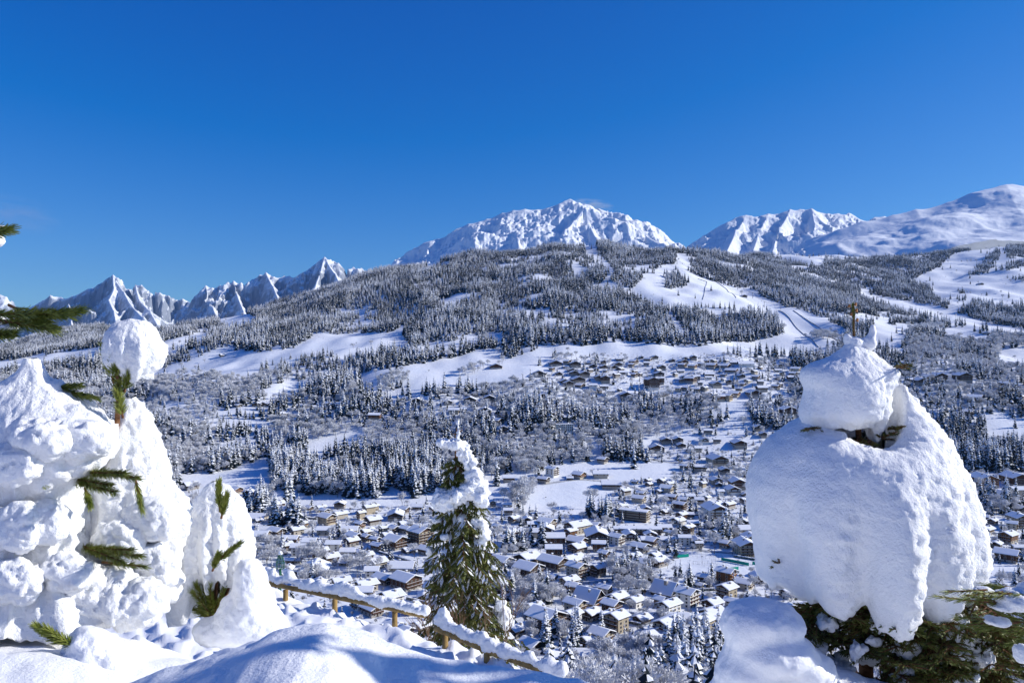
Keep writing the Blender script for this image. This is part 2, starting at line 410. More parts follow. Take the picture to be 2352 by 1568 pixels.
def sky_line(pts, Y, wob=0, seed=1):
    r = random.Random(seed)
    return [(x, y, Y + r.uniform(-wob, wob)) for x, y in pts]
blanc = [(1000, 600), (1009, 581), (1023, 564), (1048, 535), (1076, 525), (1101, 523), (1118, 511), (1154, 496), (1180, 490), (1206, 488), (1235, 490), (1259, 491),
         (1272, 484), (1284, 481), (1297, 472), (1309, 464), (1318, 473), (1327, 479), (1344, 481), (1376, 488), (1394, 491)]
blanc_r = [(1394, 491), (1405, 497), (1418, 504), (1428, 503), (1439, 507), (1457, 518), (1471, 532), (1496, 551), (1521, 562), (1545, 575)]
mountain('mountain', 900, 1640, 420, 8800, 13500, 260, [
    (0.62, sky_line(blanc, 11200, 60)), (0.8, sky_line(blanc_r, 11000, 60)),
    (0.7, [(1101, 523, 11150), (1160, 526, 10700), (1185, 533, 10450), (1190, 560, 10050), (1195, 600, 9500)]),
    (0.75, [(1076, 525, 11150), (1095, 560, 10450), (1110, 610, 9800)]),
    (0.8, [(1344, 481, 10900), (1318, 515, 10400), (1285, 550, 9900), (1275, 600, 9300)]),
    (0.8, [(1344, 481, 10900), (1352, 518, 10350), (1370, 553, 9800), (1380, 600, 9200)]),
    (0.8, [(1344, 481, 10900), (1385, 500, 10500), (1418, 518, 10250), (1470, 540, 10000), (1525, 566, 9600), (1580, 600, 9000)]),
    (0.6, [(1235, 490, 11100), (1232, 515, 10700), (1225, 540, 10300), (1230, 590, 9600)]),
], 50, icy, 5, -100, 1 / 330, 60)
mountain('mountain', 880, 1060, 130, 12400, 16000, 90, [(0.6, sky_line([(900, 625), (920, 601), (952, 574), (975, 562), (988, 557), (1005, 553), (1018, 558), (1040, 570), (1060, 590)], 14000, 60)),
    (0.6, [(1005, 553, 14000), (985, 580, 13300), (970, 620, 12600)])], 120, icy, 15, -100)
verte = [(70, 705), (99, 692), (116, 680), (128, 684), (141, 685), (155, 689), (166, 683), (177, 680), (190, 674), (201, 667), (213, 664), (226, 660), (235, 652), (244, 646), (259, 635), (270, 641), (279, 646), (290, 657), (300, 666), (306, 660),
         (311, 657), (325, 656), (336, 668), (346, 678), (356, 674), (367, 674), (378, 679), (388, 681), (398, 688), (406, 692), (420, 688), (430, 694), (440, 696), (460, 712), (520, 740)]
mountain('mountain', 40, 560, 330, 13600, 19000, 220, [
    (0.85, sky_line(verte, 16500, 150, 3)),
    (0.9, [(259, 635, 16500), (262, 665, 15900), (250, 690, 15400), (262, 715, 14900), (270, 760, 14200)]),
    (0.9, [(259, 635, 16500), (285, 672, 15800), (300, 700, 15200), (330, 730, 14600), (360, 770, 14000)]),
    (0.9, [(311, 657, 16400), (320, 690, 15700), (345, 715, 15100), (370, 760, 14300)]),
    (0.9, [(155, 689, 16500), (160, 710, 15700), (165, 750, 14600)]),
], 300, rocky, 25, -200, 1 / 700)
aig = [(425, 730), (441, 703), (448, 690), (455, 681), (464, 672), (473, 660), (480, 666), (487, 664), (494, 668), (505, 657), (514, 660), (523, 651), (530, 656), (537, 650), (546, 656), (554, 651), (561, 660), (570, 652), (579, 646), (588, 642), (597, 634),
       (604, 637), (611, 630), (620, 636), (629, 639), (640, 642), (653, 636), (665, 637), (678, 641), (688, 642), (696, 639), (708, 628), (720, 618), (727, 612), (734, 604), (740, 602), (745, 594), (751, 602), (759, 600), (768, 606), (777, 607), (784, 614), (791, 618), (802, 622), (812, 616), (822, 620), (830, 618), (850, 632), (900, 660)]
mountain('mountain', 400, 930, 340, 11400, 15500, 200, [
    (1.0, sky_line(aig, 13200, 120, 9)),
    (1.0, [(473, 660, 13200), (480, 690, 12700), (500, 730, 12100)]), (1.0, [(537, 650, 13200), (545, 680, 12700), (560, 715, 12100)]),
    (1.0, [(611, 630, 13200), (628, 660, 12700), (645, 700, 12000)]),
    (1.0, [(745, 594, 13200), (735, 630, 12600), (720, 670, 12000)]),
    (1.0, [(745, 594, 13200), (770, 630, 12600), (790, 670, 12000)]),
], 230, rocky, 35, -200, 1 / 520)
mountain('mountain', -160, 90, 120, 16500, 20500, 80, [(0.7, sky_line([(-200, 660), (-100, 655), (-40, 668), (0, 678), (14, 683), (32, 699), (60, 715), (90, 730)], 18500, 100, 4))], 260, rocky, 45, -200, 1 / 700)
tric = [(1575, 578), (1606, 560), (1638, 542), (1655, 530), (1670, 521), (1691, 509), (1703, 507), (1714, 504), (1725, 508), (1737, 511), (1750, 506), (1765, 500), (1785, 502), (1800, 496), (1815, 491), (1839, 487), (1864, 491), (1903, 500), (1924, 497), (1942, 505), (1950, 496), (1963, 505),
        (1977, 518), (1990, 520), (2002, 516), (2010, 506), (2030, 503), (2047, 511), (2070, 525)]
mountain('mountain', 1560, 2120, 340, 7000, 11200, 200, [
    (0.62, sky_line(tric, 9000, 60, 6)),
    (0.8, [(1714, 504, 9000), (1690, 535, 8500), (1670, 575, 7900)]), (0.8, [(1765, 500, 9000), (1745, 535, 8500), (1730, 575, 7900)]),
    (0.8, [(1815, 491, 9000), (1790, 530, 8400), (1775, 580, 7800)]), (0.75, [(1864, 491, 8950), (1872, 520, 8500), (1868, 550, 8100), (1880, 590, 7600)]),
    (0.75, [(1864, 491, 8950), (1905, 525, 8400), (1930, 550, 8000), (1950, 590, 7500)]),
], 42, icy, 55, -100, 1 / 330, 45)
joly = [(1900, 560), (1927, 546), (1980, 525), (2051, 512), (2104, 503), (2175, 493), (2228, 482), (2263, 463), (2298, 449), (2326, 443), (2352, 447), (2400, 462), (2500, 480), (2650, 500)]
mountain('mountain', 1850, 2800, 330, 4700, 8200, 200, [
    (0.42, sky_line(joly, 6600, 0)),
    (0.34, [(2104, 503, 6600), (2125, 525, 6100), (2140, 560, 5500), (2150, 600, 5000)]),
    (0.34, [(2175, 493, 6600), (2200, 515, 6150), (2215, 545, 5650), (2215, 590, 5100)]),
    (0.40, [(2312, 445, 6600), (2325, 480, 6100), (2345, 515, 5600), (2370, 560, 5000)]),
], 7, dome, 65, -100, 1 / 300, 60)
mountain('mountain', 1500, 1580, 60, 9500, 11000, 40, [(0.8, sky_line([(1505, 580), (1520, 566), (1532, 553), (1545, 563), (1560, 562), (1580, 575)], 10300, 20))], 60, icy, 75, -100)

# ---------------------------------------------------------------- where woods, meadows and houses lie (read off the photo)
def z1(p): return [(x * .35311, y * .35311 + 448.5) for x, y in p]
def z2(p): return [(x * .35311 + 747.5, y * .35311 + 415.25) for x, y in p]
def z3(p): return [(x * .35311 + 1521.5, y * .35311 + 415.25) for x, y in p]
def z8(p): return [(x * .52966 + 498.3, y * .52966 + 747.5) for x, y in p]
def zz(ox, oy, sc): return lambda p: [((x / sc + ox) * .83051, (y / sc + oy) * .83051) for x, y in p]
ZV = {1: zz(600, 1340, 3.92), 2: zz(1350, 1400, 5.2267), 3: zz(1700, 1400, 5.2267), 4: zz(1400, 1588, 3.92), 5: zz(1350, 1200, 5.2267), 6: zz(1700, 1150, 5.2267),
      7: zz(1400, 940, 5.2267), 8: zz(1800, 940, 5.2267), 9: zz(2480, 940, 5.2267), 10: zz(2600, 1280, 2.578), 11: zz(800, 1050, 2.24), 12: zz(350, 900, 1.792), 13: zz(900, 500, 2.352), 14: zz(1832, 500, 2.352)}
FO, MI, DE, VI, OP = 1, 2, 3, 4, 5
MASK = np.full((800, 1300), FO, np.uint8)                # cell = 2 px; x from -124
def paint(poly, v):
    px = np.array([p[0] for p in poly]) / 2 + 62; py = np.array([p[1] for p in poly]) / 2
    x0, x1 = int(max(0, px.min())), int(min(1299, px.max() + 1)); y0, y1 = int(max(0, py.min())), int(min(799, py.max() + 1))
    gx, gy = np.meshgrid(np.arange(x0, x1 + 1) + .5, np.arange(y0, y1 + 1) + .5)
    ins = np.zeros(gx.shape, bool); n = len(px)
    for i in range(n):
        j = i - 1
        c = (py[i] > gy) != (py[j] > gy)
        with np.errstate(divide='ignore', invalid='ignore'):
            ins ^= c & (gx < (px[j] - px[i]) * (gy - py[i]) / (py[j] - py[i] + 1e-12) + px[i])
    MASK[y0:y1 + 1, x0:x1 + 1][ins] = v
# broad belts
paint([(-124, 850), (350, 862), (700, 860), (1000, 850), (1250, 870), (1900, 860), (2476, 850), (2476, 1600), (-124, 1600)], MI)
paint(z1([(900, 1130), (1300, 1160), (1700, 1180), (1700, 1330), (1300, 1330), (860, 1300)]), DE)
paint(z8([(0, 300), (420, 420), (370, 560), (0, 560)]), FO)
paint(z8([(230, 420), (600, 430), (600, 470), (380, 500), (230, 500)]), DE)
paint([(2080, 780), (2476, 770), (2476, 960), (2100, 960)], MI)
paint([(2120, 960), (2476, 940), (2476, 1085), (2180, 1085)], FO)
# village floors
paint([(-124, 1145), (420, 1130), (560, 1138), (620, 1152), (870, 1160), (1010, 1140), (1120, 1130), (1180, 1180), (1215, 1176), (1400, 1130), (1440, 1090), (1500, 1060),
       (1480, 1010), (1640, 975), (1720, 985), (1900, 1000), (2180, 1085), (2476, 1085), (2476, 1600), (-124, 1600)], VI)
paint(z8([(1440, 150), (1560, 120), (1900, 110), (2200, 130), (2500, 150), (2500, 330), (2150, 320), (1900, 310), (1750, 310), (1480, 270), (1350, 220)]), VI)
# meadows and ski runs
for q in ([(0, 560), (90, 540), (180, 600), (290, 640), (420, 680), (560, 720), (700, 770), (800, 820), (900, 840), (1000, 880), (1100, 920), (1200, 970), (1150, 1060), (1000, 1100), (850, 1110), (500, 1110), (0, 1140), (-100, 1120), (0, 1080), (250, 1070), (400, 1050), (560, 1050), (700, 1020), (790, 990), (790, 930), (730, 870), (660, 870), (560, 840), (430, 830), (240, 810), (60, 800), (0, 780), (-60, 770), (-100, 700)],
          [(80, 545), (95, 475), (160, 475), (180, 560)],
          [(590, 462), (740, 420), (980, 425), (1250, 440), (1500, 450), (1750, 430), (1750, 475), (1500, 500), (1300, 505), (1060, 505), (1030, 560), (960, 545), (830, 510), (700, 480)],
          [(1600, 660), (1900, 640), (2352, 560), (2500, 560), (2500, 810), (2352, 810), (2020, 780), (1930, 830), (1850, 830), (1880, 790), (1800, 750), (1730, 700), (1770, 680), (1700, 665)],
          [(1600, 655), (1800, 560), (1900, 470), (2000, 450), (2230, 415), (2250, 560), (2000, 625), (1900, 645)],
          [(1280, 700), (1420, 710), (1300, 735), (1450, 755), (1650, 795), (1850, 830), (2000, 890), (2200, 940), (2500, 985), (2500, 1020), (2100, 965), (1900, 930), (1740, 885), (1600, 855), (1450, 800), (1300, 755)],
          [(1340, 1090), (1380, 930), (1560, 940), (1700, 930), (1900, 960), (2000, 980), (2100, 1000), (2150, 1040), (1980, 1040), (1800, 1000), (1640, 990), (1540, 1060), (1420, 1090)],
          [(2180, 1090), (2500, 1080), (2500, 1200), (2200, 1190)],
          [(1210, 880), (1300, 860), (1480, 900), (1520, 930), (1380, 930), (1250, 930)]): paint(z3(q), OP)
for q in ([(2130, 590), (2200, 545), (2352, 540), (2352, 700), (2200, 800), (2140, 790), (1920, 725), (2060, 715), (2100, 700), (2200, 640)],
          [(1680, 395), (1760, 400), (1775, 470), (1830, 530), (1890, 590), (1860, 625), (1800, 690), (1785, 670), (1850, 600), (1780, 520), (1695, 480)],
          [(1600, 520), (1635, 520), (1640, 620), (1625, 620)],
          [(2220, 860), (2250, 860), (2352, 990), (2352, 1030), (2300, 990)], [(2080, 600), (2200, 600), (2210, 700), (2080, 705), (2020, 690)],
          [(0, 1000), (300, 990), (500, 985), (520, 1045), (560, 1080), (750, 1060), (830, 1040), (1010, 1005), (1000, 1040), (850, 1080), (700, 1110), (560, 1100), (400, 1100), (210, 1125), (0, 1135)],
          [(230, 1250), (550, 1200), (750, 1165), (900, 1135), (1000, 1095), (1140, 1080), (1150, 1130), (1380, 1070), (1600, 1065), (1700, 1080), (1830, 1045), (2352, 1075), (2352, 1140), (2000, 1130), (1750, 1125), (1500, 1140), (1380, 1200), (1500, 1225), (1350, 1275), (1100, 1335), (900, 1335), (700, 1325), (560, 1375), (330, 1435), (440, 1380), (560, 1310), (330, 1335), (200, 1335)],
          [(710, 790), (860, 735), (1040, 725), (900, 775), (780, 805)], [(1390, 830), (1460, 835), (1440, 865), (1380, 855)], [(1030, 990), (1160, 985), (1150, 1045), (1060, 1010)],
          [(1300, 850), (1340, 845), (1320, 900), (1290, 880)], [(660, 560), (790, 520), (830, 545), (640, 590)]): paint(z2(q), OP)
for q in ([(1400, 805), (1600, 768), (1690, 800), (1580, 855), (1470, 865)], [(1060, 950), (1220, 910), (1380, 885), (1340, 935), (1200, 975), (1080, 1015)],
          [(960, 1165), (1120, 1110), (1280, 1060), (1400, 1000), (1560, 955), (1500, 1000), (1680, 1020), (1900, 1000), (2050, 910), (2352, 895), (2352, 1005), (2100, 1015), (1700, 1100), (1690, 1165), (1560, 1195), (1420, 1155), (1290, 1155), (1100, 1175), (950, 1195)],
          [(-200, 1090), (30, 1080), (200, 1050), (460, 1010), (660, 985), (660, 1055), (450, 1095), (250, 1115), (60, 1155), (-200, 1160)], [(1680, 1280), (1800, 1230), (1980, 1205), (2000, 1255), (1750, 1315)], [(1030, 1370), (1200, 1350), (1200, 1385), (1040, 1395)]): paint(z1(q), OP)
for q in ([(370, 520), (480, 490), (640, 455), (640, 500), (480, 565), (420, 560)], [(-160, 640), (10, 640), (220, 570), (235, 700), (140, 735), (-160, 720)], [(690, 690), (760, 660), (860, 680), (870, 740), (700, 765)],
          [(230, 715), (470, 745), (700, 755), (950, 715), (1000, 760), (760, 790), (480, 785), (240, 745)],
          [(1150, 655), (1500, 600), (1700, 590), (2000, 600), (2010, 655), (1700, 700), (1680, 760), (1560, 800), (1330, 815), (1320, 730), (1160, 765)],
          [(1620, 590), (1640, 500), (1680, 500), (1680, 590)], [(1840, 500), (1960, 480), (1900, 560), (1850, 545)], [(2160, 345), (2290, 310), (2320, 430), (2200, 400)], [(1700, 600), (2000, 590), (2000, 650), (1700, 660)]): paint(z8(q), OP)
# woods standing in the open
for q in ([(5, 605), (110, 595), (185, 650), (150, 695), (20, 705)], [(1980, 620), (2100, 500), (2180, 450), (2205, 460), (2170, 560), (2100, 600)], [(2240, 500), (2352, 420), (2500, 400), (2500, 560), (2235, 560)],
          [(1880, 450), (2210, 400), (2220, 415), (1900, 470)], [(1900, 745), (1960, 715), (1990, 770), (1930, 790)], [(2240, 625), (2500, 600), (2500, 650), (2250, 645)], [(1520, 985), (1570, 985), (1570, 1000), (1520, 1000)]): paint(z3(q), FO)
for q in ([(960, 1010), (1040, 970), (1150, 1000), (1150, 1030), (970, 1035)], [(1550, 990), (1750, 940), (1850, 960), (1700, 985), (1600, 1010)]): paint(z3(q), DE)
for q in ([(1140, 1150), (1180, 1130), (1375, 1075), (1378, 1105), (1165, 1160)], [(180, 1290), (250, 1180), (540, 1130), (700, 1110), (900, 1100), (1000, 1060), (1140, 1040), (1140, 1085), (960, 1110), (760, 1165), (540, 1200), (240, 1250)]): paint(z2(q), FO)
for q in ([(1400, 1180), (1700, 1120), (1700, 1140), (1420, 1200)], [(840, 1240), (1000, 1190), (1080, 1190), (900, 1300), (850, 1290)], [(320, 1260), (540, 1240), (540, 1310), (330, 1320)], [(420, 1090), (540, 1075), (540, 1100), (420, 1110)], [(1080, 1190), (1180, 1160), (1180, 1190), (1090, 1215)]): paint(z2(q), DE)
paint(z8([(225, 600), (260, 540), (560, 520), (960, 540), (965, 720), (860, 745), (760, 690), (690, 745), (470, 740), (245, 715)]), FO)
paint(z8([(1280, 700), (1400, 650), (1390, 700), (1320, 790), (1270, 800)]), DE)
paint(z8([(1180, 600), (1400, 560), (1420, 640), (1190, 650)]), DE)
P2, P3, P4, P5, P1 = ZV[2], ZV[3], ZV[4], ZV[5], ZV[1]
paint(P5([(1285, 1010), (1790, 1010), (1795, 1270), (1300, 1190)]), FO)
for q in ([(250, 560), (800, 560), (800, 650), (270, 650)],): paint(P2(q), FO)
for q in ([(1750, 960), (2350, 960), (2400, 1350), (1900, 1300), (1750, 1130)],): paint(P2(q), MI)
for q in ([(60, 1250), (850, 1250), (1080, 1420), (900, 1500), (250, 1560)],): paint(P2(q), DE)
paint(P4([(960, 960), (1300, 940), (1760, 960), (1800, 1176), (1000, 1176)]), DE)
paint(P4([(1760, 820), (2330, 820), (2340, 1400), (1700, 1400)]), FO)
paint(P4([(240, 640), (820, 640), (820, 820), (460, 860), (240, 760)]), MI)
paint(P4([(0, 440), (200, 470), (200, 640), (0, 640)]), DE)
paint(P1([(290, 240), (580, 240), (580, 320), (300, 310)]), FO); paint(P1([(520, 440), (900, 430), (900, 490), (560, 500)]), FO)
paint(P1([(380, 700), (720, 680), (720, 860), (400, 880)]), DE); paint(P1([(900, 1010), (1200, 1010), (1200, 1120), (930, 1120)]), DE)
paint(P1([(1250, 900), (1600, 870), (1850, 980), (1400, 1000)]), DE); paint(P1([(880, 800), (1140, 800), (1140, 870), (900, 870)]), DE)
paint(P3([(1560, 420), (1760, 420), (1720, 620), (1540, 600)]), MI)
paint(ZV[10]([(220, 740), (590, 730), (590, 790), (220, 810)]), FO); paint(ZV[10]([(290, 200), (560, 280), (540, 370), (290, 380)]), MI)
paint(P3([(840, 700), (1130, 680), (1480, 690), (2060, 790), (2060, 1000), (1530, 960), (1130, 860)]), OP)   # tennis courts: kept clear below

def mask_at(xu, yu):
    i = np.clip((xu / 2 + 62).astype(int), 0, 1299); j = np.clip((yu / 2).astype(int), 0, 799)
    return MASK[j, i]

# ---------------------------------------------------------------- chalets
# zoom view, x centre, y base, width (px of that view), turn, wall look, storeys
H = {
1: "215,92,140,R,o,2 340,145,115,F,d,3 470,145,120,R,w,2 540,88,110,L,d,1 665,250,160,L,b,2 680,288,170,E,b,1 862,305,120,L,d,2 1130,290,120,L,c,2 1165,322,120,R,c,2 1340,365,170,L,c,2 1560,375,120,L,y,3 1650,315,150,L,y,3 1715,278,80,L,y,2 440,375,200,E,c,1 460,408,100,L,d,1 755,385,260,L,d,2 1195,425,210,R,y,3 965,460,110,L,o,2 1160,540,140,E,c,2 1690,425,200,L,d,2 1940,370,180,F,d,2 2040,310,140,R,b,2 2175,260,120,E,d,1 2040,445,180,L,d,1 870,535,170,L,c,2 650,550,200,R,d,2 520,505,130,E,c,1 455,600,200,E,c,2 660,660,165,E,w,2 805,640,160,E,b,2 885,762,140,E,w,3 1005,697,145,E,w,3 1265,725,155,E,w,3 1460,655,170,L,b,2 1420,572,130,L,c,2 1430,512,190,E,c,1 1550,468,130,R,o,2 1650,512,120,L,c,1 1820,515,140,L,c,2 1620,615,120,R,d,2 1715,642,130,R,b,2 1840,592,140,L,c,2 1940,680,270,R,b,3 1925,520,140,R,d,2 2045,527,150,R,d,2 2210,640,280,R,y,5 1740,712,160,R,b,2 1420,745,150,E,w,1 1545,752,120,R,d,1 1625,815,160,L,d,2 1235,840,210,L,b,2 1405,868,150,E,c,1 790,882,100,E,b,2 880,850,80,E,w,1 1065,970,300,F,b,2 1740,890,230,L,c,2 2010,915,250,E,c,1 1680,988,150,E,w,2 2050,1118,350,R,b,3 1620,1140,260,L,c,2 1580,1220,210,E,c,2 1890,1310,290,L,w,3",
2: "270,40,130,E,w,2 290,122,120,E,d,2 370,230,200,L,b,2 850,320,280,R,c,3 1290,370,390,L,c,3 130,350,150,R,b,2 640,322,140,E,d,2 835,392,240,F,d,2 1195,460,200,L,o,3 690,432,210,E,c,2 320,442,230,L,b,2 965,545,260,E,b,3 945,722,220,E,b,3 1280,562,320,R,b,2 1290,658,310,L,b,2 1600,650,200,E,b,3 1570,510,320,F,d,3 1860,545,240,R,w,3 2040,472,190,F,w,2 2300,420,120,F,d,1 2290,545,170,E,d,2 2200,652,280,R,d,2 2120,792,220,L,b,2 570,812,420,L,d,2 1230,832,370,L,c,2 190,852,350,R,d,2 400,872,220,R,d,1 585,1003,450,R,d,3 940,903,440,R,d,3 1280,1032,320,R,c,4 1170,1155,310,L,c,2 1590,1002,250,L,d,3 2220,882,280,R,d,2 2240,965,190,E,w,1 1460,1392,480,R,A,5 1690,1262,250,R,c,2 915,1292,250,L,b,2 2130,1442,270,L,w,2 1785,1552,330,R,b,3 1260,1542,350,R,y,3",
3: "370,392,570,E,s,2 285,200,430,Q,s,4 505,422,180,F,d,1 520,562,260,R,b,2 715,372,180,E,d,2 780,442,130,R,c,2 1005,565,170,E,w,3 745,512,170,E,w,1 875,542,110,E,w,2 1185,562,170,F,d,2 1215,602,110,E,c,2 1060,402,210,L,d,3 965,212,190,L,b,3 1070,182,140,E,b,2 1125,302,160,E,d,2 1450,162,330,F,w,4 1545,322,170,L,c,2 1880,272,200,L,d,2 1910,432,260,E,c,3 1725,462,190,F,d,2 1970,602,250,F,d,4 1890,697,290,F,y,4 1450,432,150,L,c,2 640,852,280,L,b,2 740,1265,460,R,K,6 1050,1432,360,R,w,4 1610,1122,300,R,o,4 1620,1312,330,L,y,3 2060,1092,180,F,b,2 1220,1172,170,R,w,1 660,1432,220,R,o,2 790,1565,370,L,w,3 1415,1482,320,L,b,2 1420,1640,420,L,b,2",
4: "430,602,440,R,b,4 715,545,240,L,w,3 1200,612,270,L,y,4 1470,512,220,L,d,1 1755,642,350,L,c,3 2130,612,280,L,y,3 1030,762,280,R,y,3 1480,790,430,L,w,2 1590,692,300,L,d,1 1130,862,330,F,d,1 270,835,300,R,b,2 550,955,260,L,b,2 870,1045,310,L,w,1 880,785,190,L,c,2 1680,1165,240,L,w,2 2320,562,100,E,d,2 2320,690,120,E,d,1 1850,505,240,E,w,1",
5: "190,462,250,R,c,3 925,612,210,R,w,4 295,682,165,E,b,2 800,702,190,R,d,2 1180,662,70,E,b,1 1315,637,205,R,o,2 1620,632,190,E,c,2 1775,782,260,E,d,2 1655,412,170,R,d,2 1970,877,195,L,d,2 2120,717,120,R,c,1 2210,912,165,R,d,2 2310,692,130,L,d,1",
6: "600,507,210,F,b,2 730,397,145,F,d,2 910,382,145,F,d,2 960,447,130,F,d,1 1200,522,105,E,c,2 1290,392,125,F,w,2 1475,402,105,E,d,2 1345,257,115,E,d,2 1790,442,185,F,b,2 1480,692,265,F,c,3 1000,782,135,R,d,2 1230,792,185,E,d,2 1580,832,140,F,b,2 1460,982,175,F,c,2 1500,1012,95,F,d,1 1270,1032,140,L,y,2 1770,1032,205,F,b,3 1700,1112,205,F,w,2 1525,1152,105,E,w,2 1870,1162,110,F,d,1 1330,1232,135,L,w,2 1220,1272,135,E,d,2 1090,1212,125,E,b,2 820,1222,185,R,b,2 940,1362,220,R,b,3 1470,1332,220,L,w,2 1650,1332,210,L,b,2 1870,1262,155,L,b,2 690,982,170,L,b,2 800,1032,180,L,y,2 500,1012,145,L,b,1 640,1112,130,L,d,1 755,1092,220,R,c,2 290,972,120,R,c,1 2060,212,120,F,d,2 2140,312,100,F,d,2",
7: "710,352,175,F,d,1 880,347,125,R,d,2 995,387,155,F,d,2 1185,352,90,E,d,1 1405,352,90,F,b,2 1255,417,110,F,d,2 1410,407,115,F,d,1 1545,407,125,F,d,1 1610,367,135,F,d,1 1640,302,105,E,d,1 1840,347,135,R,b,2 1950,272,70,F,d,1 2050,302,125,R,d,1 2145,272,100,F,d,1 475,527,185,F,d,2 550,502,80,E,d,1 760,512,90,F,d,1 950,462,115,F,d,1 975,512,125,F,d,2 1125,522,165,F,d,2 1295,447,80,F,d,1 1430,472,80,R,d,1 1330,582,115,F,d,2 1430,617,135,F,b,3 1690,492,120,E,d,1 1850,542,105,R,b,2 1935,532,90,L,b,2 2240,432,125,F,d,2 2190,462,115,L,d,1 2205,527,135,F,d,2 2090,527,80,E,w,1 2100,702,195,F,h,6 2220,642,110,E,b,4 840,612,155,F,d,1 895,667,155,F,d,2 1035,612,205,F,d,2 1065,682,155,R,d,1 1345,772,90,L,b,2 1640,742,80,L,d,1 1730,832,175,F,d,2 1985,792,130,L,b,1 525,882,165,F,d,3 640,862,70,E,w,1 840,1350,245,B,W,5 680,1152,90,R,d,4 895,1162,125,E,d,2 190,602,105,E,d,1 40,852,70,F,d,2 30,1362,70,F,d,1",
8: "465,352,135,F,b,2 455,402,145,R,b,2 600,417,145,R,o,2 730,387,125,R,o,2 805,347,90,R,o,2 610,282,90,F,d,2 490,292,80,F,d,1 305,312,80,F,d,1 880,412,175,R,b,2 1060,402,185,R,b,1 1190,347,95,E,d,1 1370,367,300,E,w,1 1165,457,195,R,b,1 430,467,90,E,c,1 570,622,185,R,b,3 655,592,90,E,b,3 440,622,80,F,d,2 930,672,155,F,c,2 1125,642,80,F,d,2 840,522,125,E,d,1 830,572,100,E,w,1 1300,547,105,F,d,1 1050,522,105,R,d,1 400,742,115,R,c,2 890,822,145,L,b,2 1010,882,105,E,o,3 1100,877,175,R,y,3 1205,812,175,R,o,2 1480,802,175,F,b,2 1580,642,90,E,b,2 1600,742,145,E,d,2 2095,482,165,R,c,3 2050,582,145,E,b,2 1895,522,70,F,y,2 2110,502,90,E,w,1 1970,1102,215,F,h,4",
9: "130,442,70,R,d,2 1090,402,80,F,d,1 1705,372,135,L,b,1 600,582,210,F,d,3 945,602,245,F,d,4 470,582,135,F,d,2 335,632,165,F,b,2 210,602,105,E,d,1 1540,712,150,R,d,4 1130,892,235,R,d,3 1030,1092,185,R,d,2 1800,862,110,L,d,2 275,112,60,E,d,1 650,1402,70,E,d,1",
10: "308,162,145,F,o,4 530,157,145,F,b,4 460,262,165,F,d,2 550,232,95,E,c,3 400,232,80,E,d,2 560,452,100,F,y,4 510,482,95,R,c,3 310,417,90,R,d,2 335,507,115,L,b,2 315,552,90,R,b,2 485,562,145,L,o,3 400,612,105,L,d,2 475,702,185,R,b,3 555,637,80,E,d,2 440,1572,220,L,o,3 280,1575,110,L,d,2 550,1302,100,E,b,2 580,352,60,F,d,2",
11: "235,167,80,R,w,2 180,177,60,E,d,1 290,162,60,E,d,1 80,172,60,E,w,1 530,247,72,E,o,3 625,257,40,F,d,1 795,142,78,F,d,1 700,132,50,F,d,1 600,132,50,F,d,1 1150,102,45,F,d,2 1120,142,78,F,d,2 985,147,55,F,d,1 1240,132,78,F,d,2 1325,122,58,F,d,2 1020,207,68,E,c,2 1080,202,40,E,d,2 1212,232,83,F,c,4 1280,272,105,R,d,2 1325,332,50,F,d,3 1160,152,50,F,d,1",
12: "318,807,92,L,d,2 478,152,38,L,d,1 545,92,38,E,d,1 440,292,52,L,d,2 535,387,48,L,d,1 555,402,42,R,d,1 650,397,48,F,d,1 685,397,40,F,d,1 775,452,52,L,c,2 80,247,40,L,d,1",
13: "1110,1217,78,F,b,1 1155,1082,44,F,d,1 500,1102,30,F,d,1 1935,437,48,E,d,2",
14: "525,757,44,F,d,1 2110,997,62,R,d,1 2065,677,30,F,d,1 660,437,48,E,d,1",
}
LOOK = {'d': 'dark timber', 'b': 'brown timber', 'o': 'honey timber', 'c': 'cream plaster', 'w': 'white plaster', 'y': 'yellow plaster',
        'A': 'steep brown', 'K': 'steep black', 's': 'long flat-gabled', 'h': 'tall red-brown timber', 'W': 'white flat-roofed'}
WALLS = {'d': ('stone', 'dark_wood'), 'b': ('stone', 'brown_wood'), 'o': ('cream', 'orange_wood'), 'c': ('cream', 'brown_wood'), 'w': ('white', 'brown_wood'),
         'y': ('yellow', 'brown_wood'), 'A': ('cream', 'brown_wood'), 'K': ('dark_wood', 'dark_wood'), 's': ('cream', 'brown_wood'), 'h': ('white', 'brown_wood'), 'W': ('white', 'white')}

